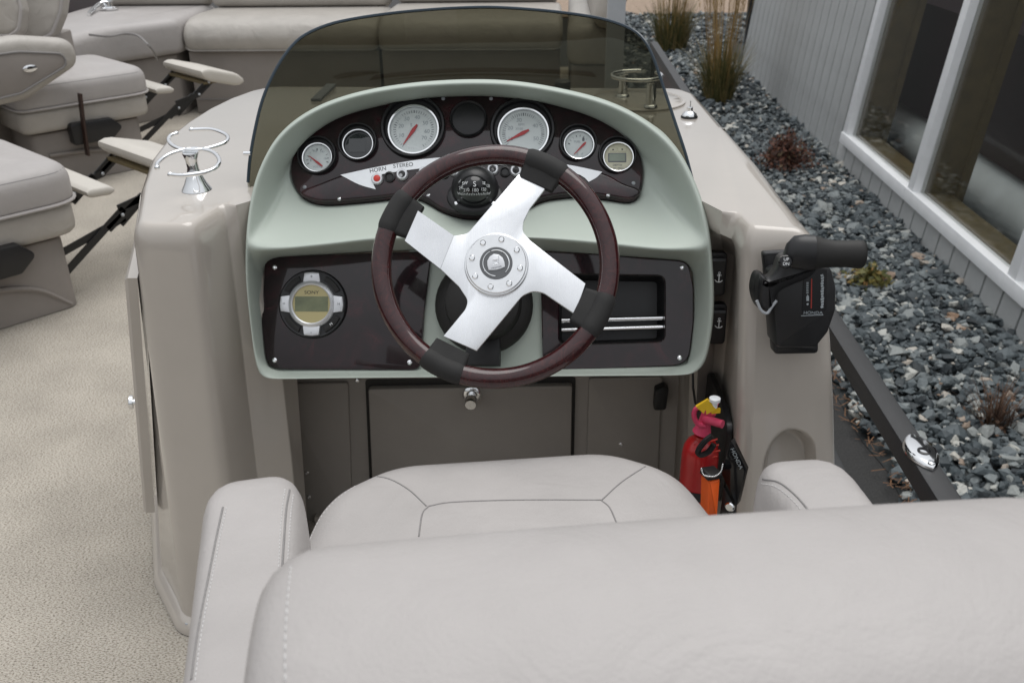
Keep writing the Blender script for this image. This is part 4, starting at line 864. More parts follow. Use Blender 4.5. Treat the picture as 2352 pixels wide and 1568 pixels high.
# ------------------------------------------------------------------ lower panels
lu = (LP.px(1100, 700)[0]-LP.px(1000, 700)[0])/100
lpan = fillet([LP.px(a, b) for a, b in ((610, 591), (992, 577), (985, 640), (975, 720), (968, 850), (614, 847), (602, 740))], [0.018, 0.006, 0.02, 0.02, 0.02, 0.03, 0.05], 6)
mb = MB(); mb.prism(LP, lpan, -0.003, 0.004, 0.002); lp_ = mb.build('left_panel', M['burl'], con, sharp=30)
rout = [(1241, 578), (1400, 586), (1580, 601), (1592, 660), (1592, 740), (1580, 838), (1400, 846), (1247, 849)]
rpo = resample(fillet([LP.px(a, b) for a, b in rout], [0.006, 0.3, 0.02, 0.05, 0.05, 0.03, 0.3, 0.01], 6), 140, True)
rin = fillet([LP.px(a, b) for a, b in ((1284, 630), (1526, 634), (1526, 784), (1284, 792))], 0.013, 6)
cc = np.mean(np.array(rin), axis=0)
def ang_ring(poly, c, n):
    P = resample(poly, 1200, True); A = [math.atan2(p[1]-c[1], p[0]-c[0]) for p in P]; out = []
    for k in range(n):
        a = -math.pi+2*math.pi*k/n; j = min(range(len(A)), key=lambda i: abs((A[i]-a+math.pi) % (2*math.pi)-math.pi)); out.append(tuple(P[j]))
    return out
NA = 120; ro, ri = ang_ring(rpo, cc, NA), ang_ring(rin, cc, NA)
h_ = lambda P, h: [LP.pt(a, b, h) for a, b in P]
mb = MB(); mb.loft([h_(ro, -0.003), h_(ro, 0.003), h_(inset(ro, 0.0015), 0.004), h_(inset(ri, -0.002), 0.004), h_(inset(ri, -0.0005), 0.0055), h_(ri, 0.005), h_(ri, -0.004)], True); mb.build('right_panel', M['burl'], con, sharp=30)
mb = MB(); mb.loft([h_(ri, -0.0035), h_(inset(ri, 0.004), -0.05), h_(inset(ri, 0.006), -0.055)], True, False, True); tray = mb.build('storage_tray', M['black'], con, sharp=30)
for y, y2 in ((736, 730), (758, 751)):
    a = LP.P(1290, y, -0.012); b = LP.P(1523, y2, -0.012)
    mb = MB(); mb.tube([a, b], 0.0042, 12); mb.build('bar', M['chrome'], tray)
for x, y in ((631, 614), (631, 827), (941, 832)): screw(LP, x, y, 0.004, 6, lp_)
for x, y in ((1567, 614), (1561, 822)): screw(LP, x, y, 0.004, 6)
# steering column boot
mb = MB(); SB = Fr(LP.P(1112, 700, 0.0), X1, (0, math.sin(R_(33)), math.cos(R_(33))))
mb.lathe(SB, [(0.085, -0.03), (0.085, 0.004), (0.080, 0.012), (0.066, 0.018), (0.062, 0.05), (0.045, 0.06)], 40, True, True); mb.build('steering_boot', M['black_rubber'], con)
mb = MB(); mb.box(SB.at(0.0, -0.085, 0), -0.03, 0.03, -0.022, 0.03, 0, 0.02, 0.006); mb.build('column_bracket', M['black'], con)

# stereo remote
ctr = LP.px(721, 699); SF = LP.at(ctr[0], ctr[1], 0.004); s1 = lu
mb = MB(); mb.lathe(SF, [(79*s1, 0), (79*s1, 0.004), (76*s1, 0.007), (70*s1, 0.006), (55*s1, 0.009)], 56, True, True); st = mb.build('stereo_control', M['black'], con)
for a in (45, 135, 225, 315):
    q = circ(0, 0, 71*s1, 10, R_(a-19), R_(a+19)) + circ(0, 0, 59*s1, 10, R_(a+19), R_(a-19))
    mb = MB(); mb.prism(SF, q, 0.006, 0.0105, 0.001); mb.build('button', M['black_rubber'], st)
for k in range(4):
    f4 = SF.at(0, 0, 0, k*math.pi/2); q = fillet([(50*s1, -20*s1), (71*s1, -17*s1), (73*s1, 0), (71*s1, 17*s1), (50*s1, 20*s1)], [0, 0.002, 0.01, 0.002, 0], 4)
    mb = MB(); mb.prism(f4, q, 0.006, 0.014, 0.002); mb.build('silver_key', M['silver'], st)
mb = MB(); mb.lathe(SF, [(54*s1, 0.006), (54*s1, 0.0125), (52*s1, 0.0145), (46*s1, 0.0165), (43.5*s1, 0.0155), (43*s1, 0.011)], 48, False, False); mb.build('silver_ring', M['silver'], st)
mb = MB(); mb.lathe(SF, [(43.4*s1, 0.009), (43.2*s1, 0.0125)], 40, True, True); fc = mb.build('display_face', M['gold'], st)
q = rrect(-38*s1, -17*s1, 38*s1, 17*s1, 0.001, 3)
mb = MB(); mb.prism(SF, q, 0.0126, 0.0132); mb.build('screen', M['lcd_green'], st)
text('SONY', 'lettering', SF, 0, 26*s1, 11*s1, M['black_print'], st, 0.0127, sx=1.15)
text('+', 'symbol', SF, 0, 62*s1, 12*s1, M['grey_print'], st, 0.0142); text('-', 'symbol', SF, 0, -64*s1, 14*s1, M['grey_print'], st, 0.0142); text('=', 'symbol', SF, -63*s1, 0, 12*s1, M['grey_print'], st, 0.0142); text('H', 'symbol', SF, 63*s1, 0, 9*s1, M['grey_print'], st, 0.0142)
text('M', 'symbol', SF, 45*s1, -46*s1, 9*s1, M['white_print'], st, 0.0107, rot=R_(40))

# anchor rocker switches in the slot right of the dash
WSF = Fr(PY(1650, 680, 1.43), X1, (0, 0.12, 1))
ws = (WSF.px(1700, 650)[0]-WSF.px(1650, 650)[0])/50
for y0, y1, ya in ((589, 672, 637), (707, 783, 742)):
    a = WSF.px(1622, y1); b = WSF.px(1663, y0)
    mb = MB(); mb.prism(WSF, rrect(a[0]-0.006, a[1]-0.006, b[0]+0.006, b[1]+0.006, 0.008), -0.02, 0.0, 0.002); sw = mb.build('rocker_switch', M['black'], con, sharp=30)
    mb = MB(); w0, w1 = a[0], b[0]; prof = [(a[1], 0.0), (a[1], 0.006), ((a[1]+b[1])/2, 0.010), (b[1]-0.004, 0.016), (b[1], 0.014), (b[1], 0.0)]
    mb.loft([[WSF.pt(x, v, h) for v, h in prof] for x in (w0, w0+0.002, w1-0.002, w1)], True, True, True); rk = mb.build('rocker', M['black'], sw, sharp=30)
    cu, cv = WSF.px(1651, ya, 0.013); k = 11*ws; F_ = WSF.at(cu, cv, 0.0145)
    mb = MB(); mb.box(F_, -0.06*k*1.6, 0.06*k*1.6, -1.0*k, 0.8*k, 0, 0.001); mb.box(F_, -0.45*k, 0.45*k, 0.45*k, 0.6*k, 0.0001, 0.0011)
    mb.tube([F_.pt(0.9*k*math.cos(R_(t)), 0.9*k*math.sin(R_(t))-0.05*k, 0.0006) for t in range(205, 340, 15)], 0.10*k, 6)
    mb.tube([F_.pt(0.2*k*math.cos(t), 0.2*k*math.sin(t)+1.0*k, 0.0006) for t in np.linspace(0, 6.283, 13)[:-1]], 0.07*k, 5, True); sy = mb.build('anchor_symbol', M['white_print'], sw)
    sy['kind'] = 'stuff'

# ------------------------------------------------------------------ knee wall
K = Fr((0, 1.687, 0.0), X1, (0, -0.05, 0.84))
def kpoly(pts, rad=0.008): return fillet([K.px(a, b) for a, b in pts], rad, 4)
mb = MB(); mb.prism(K, kpoly([(625, 860), (1560, 850), (1540, 1250), (660, 1250)]), -0.01, 0.004); mb.build('knee_wall', M['gelcoat_matt'], con, sharp=30)
mb = MB(); mb.prism(K, kpoly([(640, 875), (802, 872), (812, 1200), (668, 1200)]), 0.0045, 0.012, 0.003); mb.build('knee_panel', M['gelcoat_matt'], con, sharp=30)
mb = MB(); mb.prism(K, kpoly([(1352, 862), (1520, 858), (1505, 1170), (1344, 1170)]), 0.0045, 0.012, 0.003); mb.build('knee_panel', M['gelcoat_matt'], con, sharp=30)
mb = MB(); mb.prism(K, kpoly([(840, 868), (1322, 862), (1316, 1150), (852, 1150)]), 0.0045, 0.0065); mb.build('door_gap_plate', M['black_rubber'], con, sharp=30)  # black plate behind the door, painting in the dark gap around it
mb = MB(); mb.prism(K, kpoly([(849, 882), (1314, 874), (1309, 1145), (860, 1145)]), 0.0066, 0.020, 0.004); kd = mb.build('knee_door', M['gelcoat_matt'], con, sharp=30)
u, v = K.px(1084, 905, 0.021); kf = K.at(u, v, 0.0205); ku = 0.00082
mb = MB(); mb.lathe(kf, [(0.020, 0), (0.020, 0.004), (0.015, 0.008), (0.012, 0.008)], 24, True, True); mb.lathe(kf, [(0.008, 0.007), (0.008, 0.02), (0.0135, 0.023), (0.0135, 0.038), (0.011, 0.041)], 24, True, True); mb.build('knob', M['chrome'], kd, sharp=50)
for x, y in ((705, 1085), (710, 1141), (820, 874), (1426, 1020)): screw(K, x, y, 0.012, 7)
u, v = K.px(1517, 905, 0.014); mb = MB(); mb.prism(K.at(u, v, 0.0125), fillet([(-0.014, -0.03), (0.012, -0.028), (0.014, 0.022), (0.004, 0.03), (-0.014, 0.02)], 0.006), 0, 0.02, 0.004); mb.build('latch', M['black'], con)
mb = MB(); mb.box(FZ(0, 1.68, 0.002), -0.52, 0.28, -0.02, 0.0, 0, 0.02, 0.004); mb.build('kick_trim', M['gelcoat'], con)

# ------------------------------------------------------------------ tinted windshield (one curved sheet)
wx0, wa = PY(1082, 100, 1.7).x, 0.405
def ysh(X): return 1.50+0.27*max(0.0, 1-abs((X-wx0)/wa)**2.4)
def onws(x, y):
    Y = 1.7
    for _ in range(40): Y = 0.5*Y+0.5*ysh(PY(x, y, Y).x)
    return PY(x, y, Y)
wpx = [(568, 420), (572, 370), (582, 310), (600, 235), (625, 175), (655, 125), (690, 88), (740, 63), (800, 47), (900, 32), (1000, 23), (1080, 19), (1150, 19), (1250, 26), (1340, 37), (1400, 49), (1450, 68), (1480, 92), (1501, 130), (1516, 172), (1536, 232), (1556, 292), (1576, 352), (1592, 412)]
tpw = [onws(a[0], a[1]) for a in resample(catmull(wpx, 6), 110)]
def nrm2(i):
    a, b = tpw[max(0, i-1)], tpw[min(len(tpw)-1, i+1)]; t = Vector((b.x-a.x, b.y-a.y, 0));
    t = t.normalized() if t.length > 1e-6 else X1; return Vector((t.y, -t.x, 0))
mb = MB(); rgs = []
nn = [nrm2(i) for i in range(len(tpw))]
for s, side in ((0, 0), (0.25, 0), (0.5, 0), (0.75, 0), (1, 0), (1, 1), (0.75, 1), (0.5, 1), (0.25, 1), (0, 1)):
    rgs.append([Vector((p.x, p.y, 0.82+(p.z-0.82)*s)) + nn[i]*(0.0045*side) for i, p in enumerate(tpw)])
mb.loft(rgs, False); mb.build('windshield', M['tint'], con, sharp=50)
M['tint_edge'] = mat('acrylic_edge', (0.02, 0.035, 0.05), 0.25, var=0.1)
mb = MB(); mb.tube([p+nn[i]*0.00225+Vector((0, 0, 0.0012)) for i, p in enumerate(tpw)], 0.0028, 6); mb.build('windshield_edge', M['tint_edge'], con)
for x, y in ((566, 352),):
    p = onws(574, 352); mb = MB(); mb.lathe(Fr(p+Vector((-0.004, -0.002, 0)), (0, 1, 0), (0, 0, 1)).at(0, 0, 0), [(0.004, -0.006), (0.004, 0.006)], 10, True, True); mb.build('windshield_bolt', M['chrome'], con)
# hatch lid and cap on the rear of the console top
TZ = FZ(0, 0, CT)
c = PZ(1462, 232, CT); mb = MB(); mb.lathe(FZ(c.x, c.y, CT+0.0005), [(0.115, 0), (0.115, 0.003), (0.108, 0.004), (0.106, 0.0015), (0.10, 0.005), (0.05, 0.006)], 48, True, True); mb.build('hatch_lid', M['gelcoat'], con, sharp=30)
c = PZ(1292, 205, CT); mb = MB(); mb.lathe(FZ(c.x, c.y, CT+0.0005), [(0.02, 0), (0.02, 0.018), (0.015, 0.022)], 20, True, True); mb.build('cap', M['black'], con)
c = PZ(746, 213, CT); mb = MB(); mb.box(FZ(c.x, c.y, CT+0.0005), -0.012, 0.012, -0.10, 0.08, 0, 0.006, 0.002); mb.build('hinge_strip', M['grey_print'], con)

# ================================================================== STEERING WHEEL
wc = CAM + ray(1137, 608)*1.30
WE = R_(35)
WF = Fr(wc, X1, (0, math.sin(WE), math.cos(WE)))
whl = thing('steering_wheel', 'four spoke steering wheel with dark wood rim, black grips and polished metal spokes', 'steering wheel', wc)
RW, rt_ = 0.1625, 0.0145
grips = [64, 152, 244, 334]
HG = 10.5
def arc(a0, a1, n): return [WF.pt(RW*math.cos(R_(a0+(a1-a0)*i/n)), RW*math.sin(R_(a0+(a1-a0)*i/n))) for i in range(n+1)]
def rim_tube(path, r, ru=1.0, seg=20):
    rings = []
    for i, p in enumerate(path):
        q = p-wc; a = math.atan2(q.dot(WF.y), q.dot(WF.x)); ro = WF.x*math.cos(a)+WF.y*math.sin(a); rr = r[i] if isinstance(r, list) else r
        rings.append([p+ro*(rr*math.cos(2*math.pi*k/seg))+WF.n*(rr*ru*math.sin(2*math.pi*k/seg)) for k in range(seg)])
    return rings
for i in range(4):
    a0 = grips[i]+HG; a1 = grips[(i+1) % 4]-HG
    if a1 < a0: a1 += 360
    mb = MB(); mb.loft(rim_tube(arc(a0-1, a1+1, 30), rt_, 0.92), True, True, True); mb.build('rim_section', M['rim_wood'], whl, sharp=50)
    path = arc(grips[i]-HG, grips[i]+HG, 12); rl = [rt_*(0.98 if k in (0, 12) else 1.10 if k in (1, 11) else 1.13) for k in range(13)]
    mb = MB(); mb.loft(rim_tube(path, rl, 1.0), True, True, True)
    # sleeve reaching inwards over the spoke end
    a = R_(grips[i]); f = WF.at(0, 0, 0, a)
    sl = []
    for uu, hw, th in ((RW-0.008, 0.031, 0.011), (RW-0.020, 0.0285, 0.0085), (RW-0.0315, 0.0265, 0.0065), (RW-0.0325, 0.0255, 0.004)):
        sl.append([f.pt(uu, b, c) for b, c in fillet([(-hw, -th), (hw, -th), (hw, th), (-hw, th)], th*0.8, 4)])
    mb.loft(sl, True, False, True); mb.build('grip', M['foam'], whl, sharp=50)
sp_px = [(1191, 400), (1253, 432), (1216, 481), (1202, 510), (1200, 532), (1219, 553), (1345, 651), (1321, 722), (1249, 673), (1224, 668), (1199, 680), (1095, 806), (1018, 772), (1069, 710), (1075, 690), (1054, 658), (1011, 617), (1042, 541), (1072, 538)]
sp_r = [0, 0, 0.02, 0.02, 0.016, 0.02, 0, 0, 0.02, 0.022, 0.02, 0, 0, 0.02, 0.02, 0.02, 0, 0, 0.02]
HH = 0.004
mb = MB(); mb.prism(WF, fillet([WF.px(a, b, HH) for a, b in sp_px], sp_r, 6), HH-0.004, HH, 0.0012); mb.build('spoke_plate', M['alu'], whl, sharp=35)
# the fourth spoke is bent down a little from the hub plate
a0_, b0_ = WF.px(1042, 541, HH), WF.px(1011, 617, HH); c0_, d0_ = WF.px(928, 556, 0), WF.px(955, 484, 0)
e0_ = WF.px(1030, 540, HH)
quad = [WF.pt(*a0_, HH-0.0002), WF.pt(*WF.px(960, 484, 0.022), 0.022), WF.pt(*WF.px(930, 553, 0.022), 0.022), WF.pt(*b0_, HH-0.0002)]
nq = (quad[1]-quad[0]).cross(quad[3]-quad[0]).normalized(); nq = nq if nq.dot(WF.n) > 0 else -nq
mb = MB(); mb.loft([[p-nq*0.004 for p in quad], quad], True, True, True); mb.build('bent_spoke', M['alu'], whl, sharp=30)
hub_c = WF.px(1140, 607, 0.012); HF = WF.at(hub_c[0], hub_c[1], HH); hs_ = 0.000637
mb = MB(); mb.lathe(HF, [(0.0450, 0), (0.0455, 0.006), (0.0440, 0.0085), (0.0425, 0.0085), (0.0425, 0.0135), (0.0415, 0.0145), (0.0235, 0.0145)], 64, False, True); hub = mb.build('hub_cap', M['alu_knurl'], whl, sharp=35)
mb = MB()
for k in range(-27, 28):
    u = k*0.00155; v = math.sqrt(max(0, 0.0412**2-u*u)); ff = HF.at(0, 0, 0, R_(-25))
    w0 = math.sqrt(max(0, 0.0240**2-u*u))
    segs_ = [(-v, -w0), (w0, v)] if w0 > 0 else [(-v, v)]
    for a, b in segs_:
        if b-a > 0.001: mb.box(ff, u-0.0005, u+0.0005, a, b, 0.0143, 0.0152)
o = mb.build('knurling', M['alu_knurl'], hub, sharp=30); o['kind'] = 'stuff'
for k in range(8):
    a = R_(80+45*k-2); f = HF.at(0.0345*math.cos(a), 0.0345*math.sin(a), 0.0145)
    mb = MB(); mb.lathe(f, [(0.0042, 0), (0.0042, 0.0026), (0.0032, 0.0036), (0.0015, 0.0037)], 14, True, True); mb.build('bolt', M['chrome'], hub, sharp=40)
M['hub_dark'] = mat('hub_grey_enamel', (0.12, 0.125, 0.13), 0.4, 0.3, var=0.05)
mb = MB(); mb.lathe(HF, [(0.0232, 0.0146), (0.0228, 0.0160), (0.010, 0.0163)], 48, True, True); mb.build('centre_disc', M['hub_dark'], hub)
mb = MB(); mb.tube([HF.pt(0.0185*math.cos(R_(t)), 0.0185*math.sin(R_(t)), 0.0165) for t in range(-45, 112, 6)], 0.0008, 6); mb.tube([HF.pt(0.0185*math.cos(R_(t)), 0.0185*math.sin(R_(t)), 0.0165) for t in range(118, 272, 6)], 0.0008, 6); o = mb.build('emblem_ring', M['chrome'], hub); o['kind'] = 'stuff'
EF = HF.at(-0.0005, 0.0005, 0.0163, R_(12)); k = 0.0138
shield = [(-0.85, -0.62), (-0.4, -0.72), (0.0, -0.76), (0.4, -0.72), (0.85, -0.62), (0.88, -0.1), (0.80, 0.35), (0.45, 0.75), (0.0, 0.92), (-0.45, 0.75), (-0.80, 0.35), (-0.88, -0.1)]
mb = MB(); mb.prism(EF, [(a*k, b*k) for a, b in shield], 0, 0.0012, 0.0004); em = mb.build('emblem', M['silver'], hub, sharp=30)
mb = MB()
for dd in (0.36, 0.17):
    mb.tube([EF.pt(a*k*dd*0.9, (b*0.9+0.12/dd*0.5)*k*dd, 0.0014) for a, b in ((-1, -0.8), (0.9, -0.8), (1.0, 0.8), (-0.8, 0.8))], 0.0006, 5, True)
mb.tube([EF.pt(0.33*k, 0.10*k, 0.0014), EF.pt(0.42*k, 0.62*k, 0.0014)], 0.0006, 5); o = mb.build('emblem_letter', M['chrome'], hub); o['kind'] = 'stuff'
text('PREMIER', 'lettering', EF, 0, -0.53*k, 0.24*k, M['grey_print'], hub, 0.00135, sx=1.2)
mb = MB(); mb.lathe(Fr(wc, WF.x, WF.y), [(0.032, -0.012), (0.038, -0.03), (0.05, -0.075)], 32, False, False); mb.lathe(WF, [(0.035, -0.002), (0.032, -0.012)], 32); mb.build('column', M['black_rubber'], whl)

# ================================================================== COMPASS
cpos = G.P(1092, 455, 0.016)
CE = R_(50); CF = Fr(cpos, X1, (0, math.sin(CE), math.cos(CE)))       # n points up towards the driver
cmp_ = thing('compass', 'black dome compass with white numbers below the silver switch strip', 'compass', cpos)
cs = gu
mb = MB(); mb.lathe(CF, [(62*cs, 0), (64*cs, 0.004), (62*cs, 0.010), (55*cs, 0.013), (50*cs, 0.013)], 40, True, True, 1.0, 0.72); mb.build('base_flange', M['black'], cmp_, sharp=40)
mb = MB(); BC = CF.pt(0, 0.010, 0.012)
mb.ball(BC, 1.0, 36, 20, (53*cs, 46*cs, 0.048), CF); mb.build('housing', M['black'], cmp_)
VF = Fr(BC+Vector((0, -0.007, 0.003)), X1, (0, math.sin(R_(28)), math.cos(R_(28))))
mb = MB(); mb.ball(VF.pt(0, -0.001, 0.006), 1.0, 36, 18, (40*cs, 36*cs, 0.0405), VF); mb.build('dome', M['black_gloss'], cmp_)
def on_dome(a, b, s=1.012):
    A, B, Cc_ = 40*cs, 36*cs, 0.0405; z = math.sqrt(max(0.0, 1-(a/A)**2-(b/B)**2))
    n = Vector((a/A**2, b/B**2, z/Cc_)).normalized(); P = VF.pt(a*s, b*s-0.001, z*Cc_*s+0.006)
    nw = VF.x*n.x+VF.y*n.y+VF.n*n.z; yv = (VF.y-nw*VF.y.dot(nw)).normalized(); return Fr(P, yv.cross(nw), yv)
for s, a, b, z in (('S', 4, 0, 12), ('SW', -17, 3, 8), ('W', -30, 10, 8), ('SE', 23, 4, 7), ('180', 5, -12, 8), ('210', -14, -11, 8), ('240', -26, -5, 7.5), ('150', 22, -9, 7.5), ('120', 31, 0, 7)):
    text(s, 'lettering', on_dome(a*cs, b*cs), 0, 0, z*cs*1.3, M['white_print'], cmp_, 0.0002)
mb = MB()
for k in range(-14, 15):
    a = 37.5*math.sin(k*0.1)*cs*0.98; b = (-20+8*(1-math.cos(k*0.1))*1.3)*cs; f = on_dome(a, b); mb.box(f, -0.0004, 0.0004, -0.0018, 0.0018 if k % 3 else 0.003, 0, 0.0003)
o = mb.build('tick_marks', M['white_print'], cmp_, sharp=0); o['kind'] = 'stuff'
RF_ = Fr(CF.pt(0, 0.036, 0.046), X1, (0, 0.80, 0.6))
text('RITCHIE', 'lettering', Fr(BC+Vector((0, -0.012, 0.0475)), X1, (0, math.sin(R_(40)), math.cos(R_(40)))), 0, 0, 10.5*cs, M['white_print'], cmp_, 0.0012)
for a in (-1, 1):
    mb = MB(); mb.lathe(CF.at(a*40*cs, -0.018, 0.0125), [(0.004, 0), (0.0035, 0.002), (0.001, 0.003)], 12, True, True); mb.build('screw', M['chrome'], cmp_)

# ================================================================== CUP HOLDERS
b = PZ(452, 436, CT); zt = PY(448, 350, b.y).z
ch = thing('cup_holder', 'chrome double ring cup holder standing on the left pod of the console', 'cup holder', (b.x, b.y, CT))
f = FZ(b.x, b.y, CT+0.0005); px1 = 0.00078
mb = MB(); hgt = zt-CT; prof = [(33, 0), (32, 0.002), (24, 0.18*hgt), (16, 0.42*hgt), (12.5, 0.6*hgt), (13.5, 0.8*hgt), (18, 0.97*hgt), (17, hgt)]
mb.lathe(f, [(a*px1, h) for a, h in prof], 32, True, True); mb.build('stem', M['chrome'], ch, sharp=50)
RGF = Fr((b.x, b.y, zt), X1, (0, math.cos(R_(9)), math.sin(R_(9))))
for pts in ([(361, 385), (363, 374), (385, 357), (415, 346), (447, 342), (480, 346), (498, 357), (504, 372), (493, 387), (470, 396), (440, 401), (415, 403), (391, 401)],
            [(440, 298), (482, 297), (508, 304), (523, 314), (519, 326), (498, 335), (470, 342.5), (442, 345), (414, 342), (395, 333), (387, 322), (392, 312), (405, 307)]):
    q = [RGF.P(a, c, 0.002) for a, c in catmull(pts, 5)]
    mb = MB(); mb.tube(q, 0.0036, 10)
    for e in (q[0], q[-1]): mb.ball(e, 0.0045, 12, 8)
    mb.build('ring', M['chrome'], ch)
b = PZ(1462, 225, CT)
ch2 = thing('cup_holder', 'chrome cup holder on two posts seen through the right end of the windshield', 'cup holder', (b.x, b.y, CT))
pa, pb = PZ(1430, 222, CT+0.006), PZ(1494, 246, CT+0.006)
ztop = PY(1432, 166, pa.y).z
for p in (pa, pb):
    mb = MB(); mb.lathe(FZ(p.x, p.y, CT+0.0065), [(0.016, 0), (0.015, 0.004), (0.0115, 0.006), (0.011, ztop-CT-0.012)], 20, True, True); mb.build('post', M['chrome'], ch2, sharp=50)
c_ = (pa+pb)/2+Vector((0.0, 0.015, 0)); mb = MB(); mb.tube([Vector((c_.x+0.058*math.cos(R_(t)), c_.y+0.058*math.sin(R_(t)), ztop)) for t in range(75, 405, 10)], 0.0045, 10); mb.build('ring', M['chrome'], ch2)
# small chrome light socket on the right
b = PZ(1583, 270, CT); lt = thing('light_socket', 'small chrome plug in light socket on the right rim of the console', 'light base', (b.x, b.y, CT))
f = FZ(b.x, b.y, CT+0.0005)
mb = MB(); mb.lathe(f, [(0.0185, 0), (0.0185, 0.002), (0.017, 0.004)], 28, True, True); mb.build('gasket', M['black'], lt)
mb = MB(); mb.lathe(f, [(0.0165, 0.0041), (0.0155, 0.008), (0.008, 0.013), (0.0065, 0.014), (0.0065, 0.022), (0.003, 0.023), (0.0016, 0.023), (0.0012, 0.036)], 24, True, True); mb.build('socket', M['chrome'], lt, sharp=50)

# ================================================================== THROTTLE CONTROL
TF = Fr((0, PY(1825, 700, 1.268).y, PY(1825, 700, 1.268).z), X1, (0, 0.19, 0.98))
o_ = TF.P(1830, 720)
thr = thing('throttle_control', 'black engine throttle and shift lever on the right pod', 'throttle', o_)
tpx = lambda pts, h=0.0: [TF.px(a, c, h) for a, c in pts]
mb = MB(); mb.prism(TF, fillet(tpx([(1748, 576), (1815, 572), (1830, 650), (1756, 655)]), 0.004, 4), -0.002, 0.016, 0.004); mb.build('mount_plate', M['black'], thr, sharp=40)
mb = MB(); mb.prism(TF, fillet(tpx([(1762, 612), (1900, 606), (1912, 655), (1911, 705), (1894, 755), (1866, 790), (1775, 790)], 0.03), [0.01, 0.015, 0.02, 0.02, 0.02, 0.008, 0.008], 6), -0.004, 0.052, 0.007); mb.build('housing', M['black'], thr, sharp=38)
mb = MB(); mb.prism(TF, fillet(tpx([(1768, 772), (1872, 772), (1872, 804), (1772, 806)]), 0.007, 5), -0.004, 0.022, 0.006); mb.build('foot', M['black'], thr, sharp=40)
lh = 0.0524
mb = MB(); mb.prism(TF, fillet(tpx([(1846, 624), (1899, 618), (1898, 714), (1842, 716)], lh), 0.003, 3), lh, lh+0.0008); lb = mb.build('scale_label', M['black_gloss'], thr)
LQ = lambda pts: tpx(pts, lh+0.001)
M['red_print'] = mat('red_print', (0.35, 0.03, 0.02), 0.5, var=0.05)
mb = MB(); mb.prism(TF, LQ([(1863, 640), (1865.5, 640), (1864.5, 708), (1862, 708)]), lh+0.0009, lh+0.0012); mb.build('red_line', M['red_print'], lb)
mb = MB(); mb.prism(TF, LQ([(1852, 681), (1855, 676), (1858, 681), (1858, 691), (1852, 691)]), lh+0.0009, lh+0.0012)
mb.prism(TF, [(TF.px(1854.5, 698, lh)[0]+0.0016*math.cos(t), TF.px(1854.5, 698, lh)[1]+0.0016*math.sin(t)) for t in np.linspace(0, 6.28, 11)[:-1]], lh+0.0009, lh+0.0012)
for yy in range(648, 674, 4): mb.prism(TF, LQ([(1852, yy), (1857, yy), (1857, yy+2), (1852, yy+2)]), lh+0.0009, lh+0.0012)
for i, yy in enumerate(range(632, 706, 6)): mb.prism(TF, LQ([(1884+(i % 3), yy), (1890+(i*7 % 4), yy-3), (1892, yy+2), (1886, yy+4)]), lh+0.0009, lh+0.0012)
o = mb.build('scale_marks', M['pale_print'], lb); o['kind'] = 'stuff'
u, v = TF.px(1867, 718, lh); text('HONDA', 'lettering', TF, u, v, 0.0062, M['pale_print'], lb, lh+0.001, sx=1.2)
mb = MB(); mb.prism(TF, LQ([(1840, 724.5), (1891, 722.5), (1891, 724), (1840, 726)]), lh+0.0002, lh+0.0006); mb.build('label_line', M['pale_print'], lb)
# lever: knuckle, arm, head and grip
def TP(x, y, h): return TF.P(x, y, h)
mb = MB(); kn = catmull([(1742, 640), (1756, 634), (1772, 650), (1778, 690), (1770, 712), (1755, 720), (1742, 705), (1735, 672)], 5, True)
mb.prism(TF, [TF.px(a, c, 0.055) for a, c in kn], 0.012, 0.062, 0.010)
lever = mb.build('shift_lever', M['black'], thr, sharp=0)
mb = MB(); arm = catmull([(1750, 640), (1768, 642), (1785, 625), (1800, 592), (1845, 590), (1878, 616), (1860, 640), (1825, 655), (1795, 670), (1784, 690), (1785, 705), (1765, 718), (1745, 700)], 5, True)
mb.prism(TF, [TF.px(a, c, 0.085) for a, c in arm], 0.053, 0.088, 0.010); mb.build('lever_arm', M['black'], thr, sharp=0)
mb = MB(); mb.tube([TP(a, c, 0.0855) for a, c in catmull([(1738, 690), (1748, 712), (1762, 719), (1772, 705), (1784, 690)], 6)], 0.0022, 8); mb.build('lever_trim', M['steel_grey'], thr)
# head and grip run sideways
secs = [(1800, 592, 12, 10), (1806, 585, 24, 18), (1822, 579, 34, 24), (1845, 579, 37, 27), (1868, 580, 37, 27)]
secs2 = [(1868.6, 580, 36, 26), (1890, 582, 31, 23), (1915, 583, 28, 21), (1945, 583, 28, 22), (1970, 584, 30, 23), (1981, 584, 29, 22), (1986, 584, 24, 18)]
def handle(ss):
    rg = []
    for x, y, a, c in ss:
        C_ = TP(x, y, 0.105); k = 0.00066
        rg.append([C_+TF.y*(a*k*math.cos(t))+TF.n*(c*k*math.sin(t)) for t in np.linspace(0, 2*math.pi, 29)[:-1]])
    m_ = MB(); m_.loft(rg, True, True, True); return m_
handle(secs).build('lever_head', M['black'], thr, sharp=60); handle(secs2).build('grip', M['black_rubber'], thr, sharp=60)
bf_ = Fr(TP(1805, 601, 0.121), X1, (0.15, 0.35, 0.9)); mb = MB(); mb.lathe(bf_, [(0.009, -0.006), (0.009, 0.0), (0.0075, 0.0015)], 20, True, True); bt_ = mb.build('trim_button', M['black_gloss'], thr)
text('UP', 'lettering', bf_, 0, 0.003, 0.006, M['white_print'], bt_, 0.0017); text('DN', 'lettering', bf_, 0, -0.003, 0.006, M['white_print'], bt_, 0.0017)

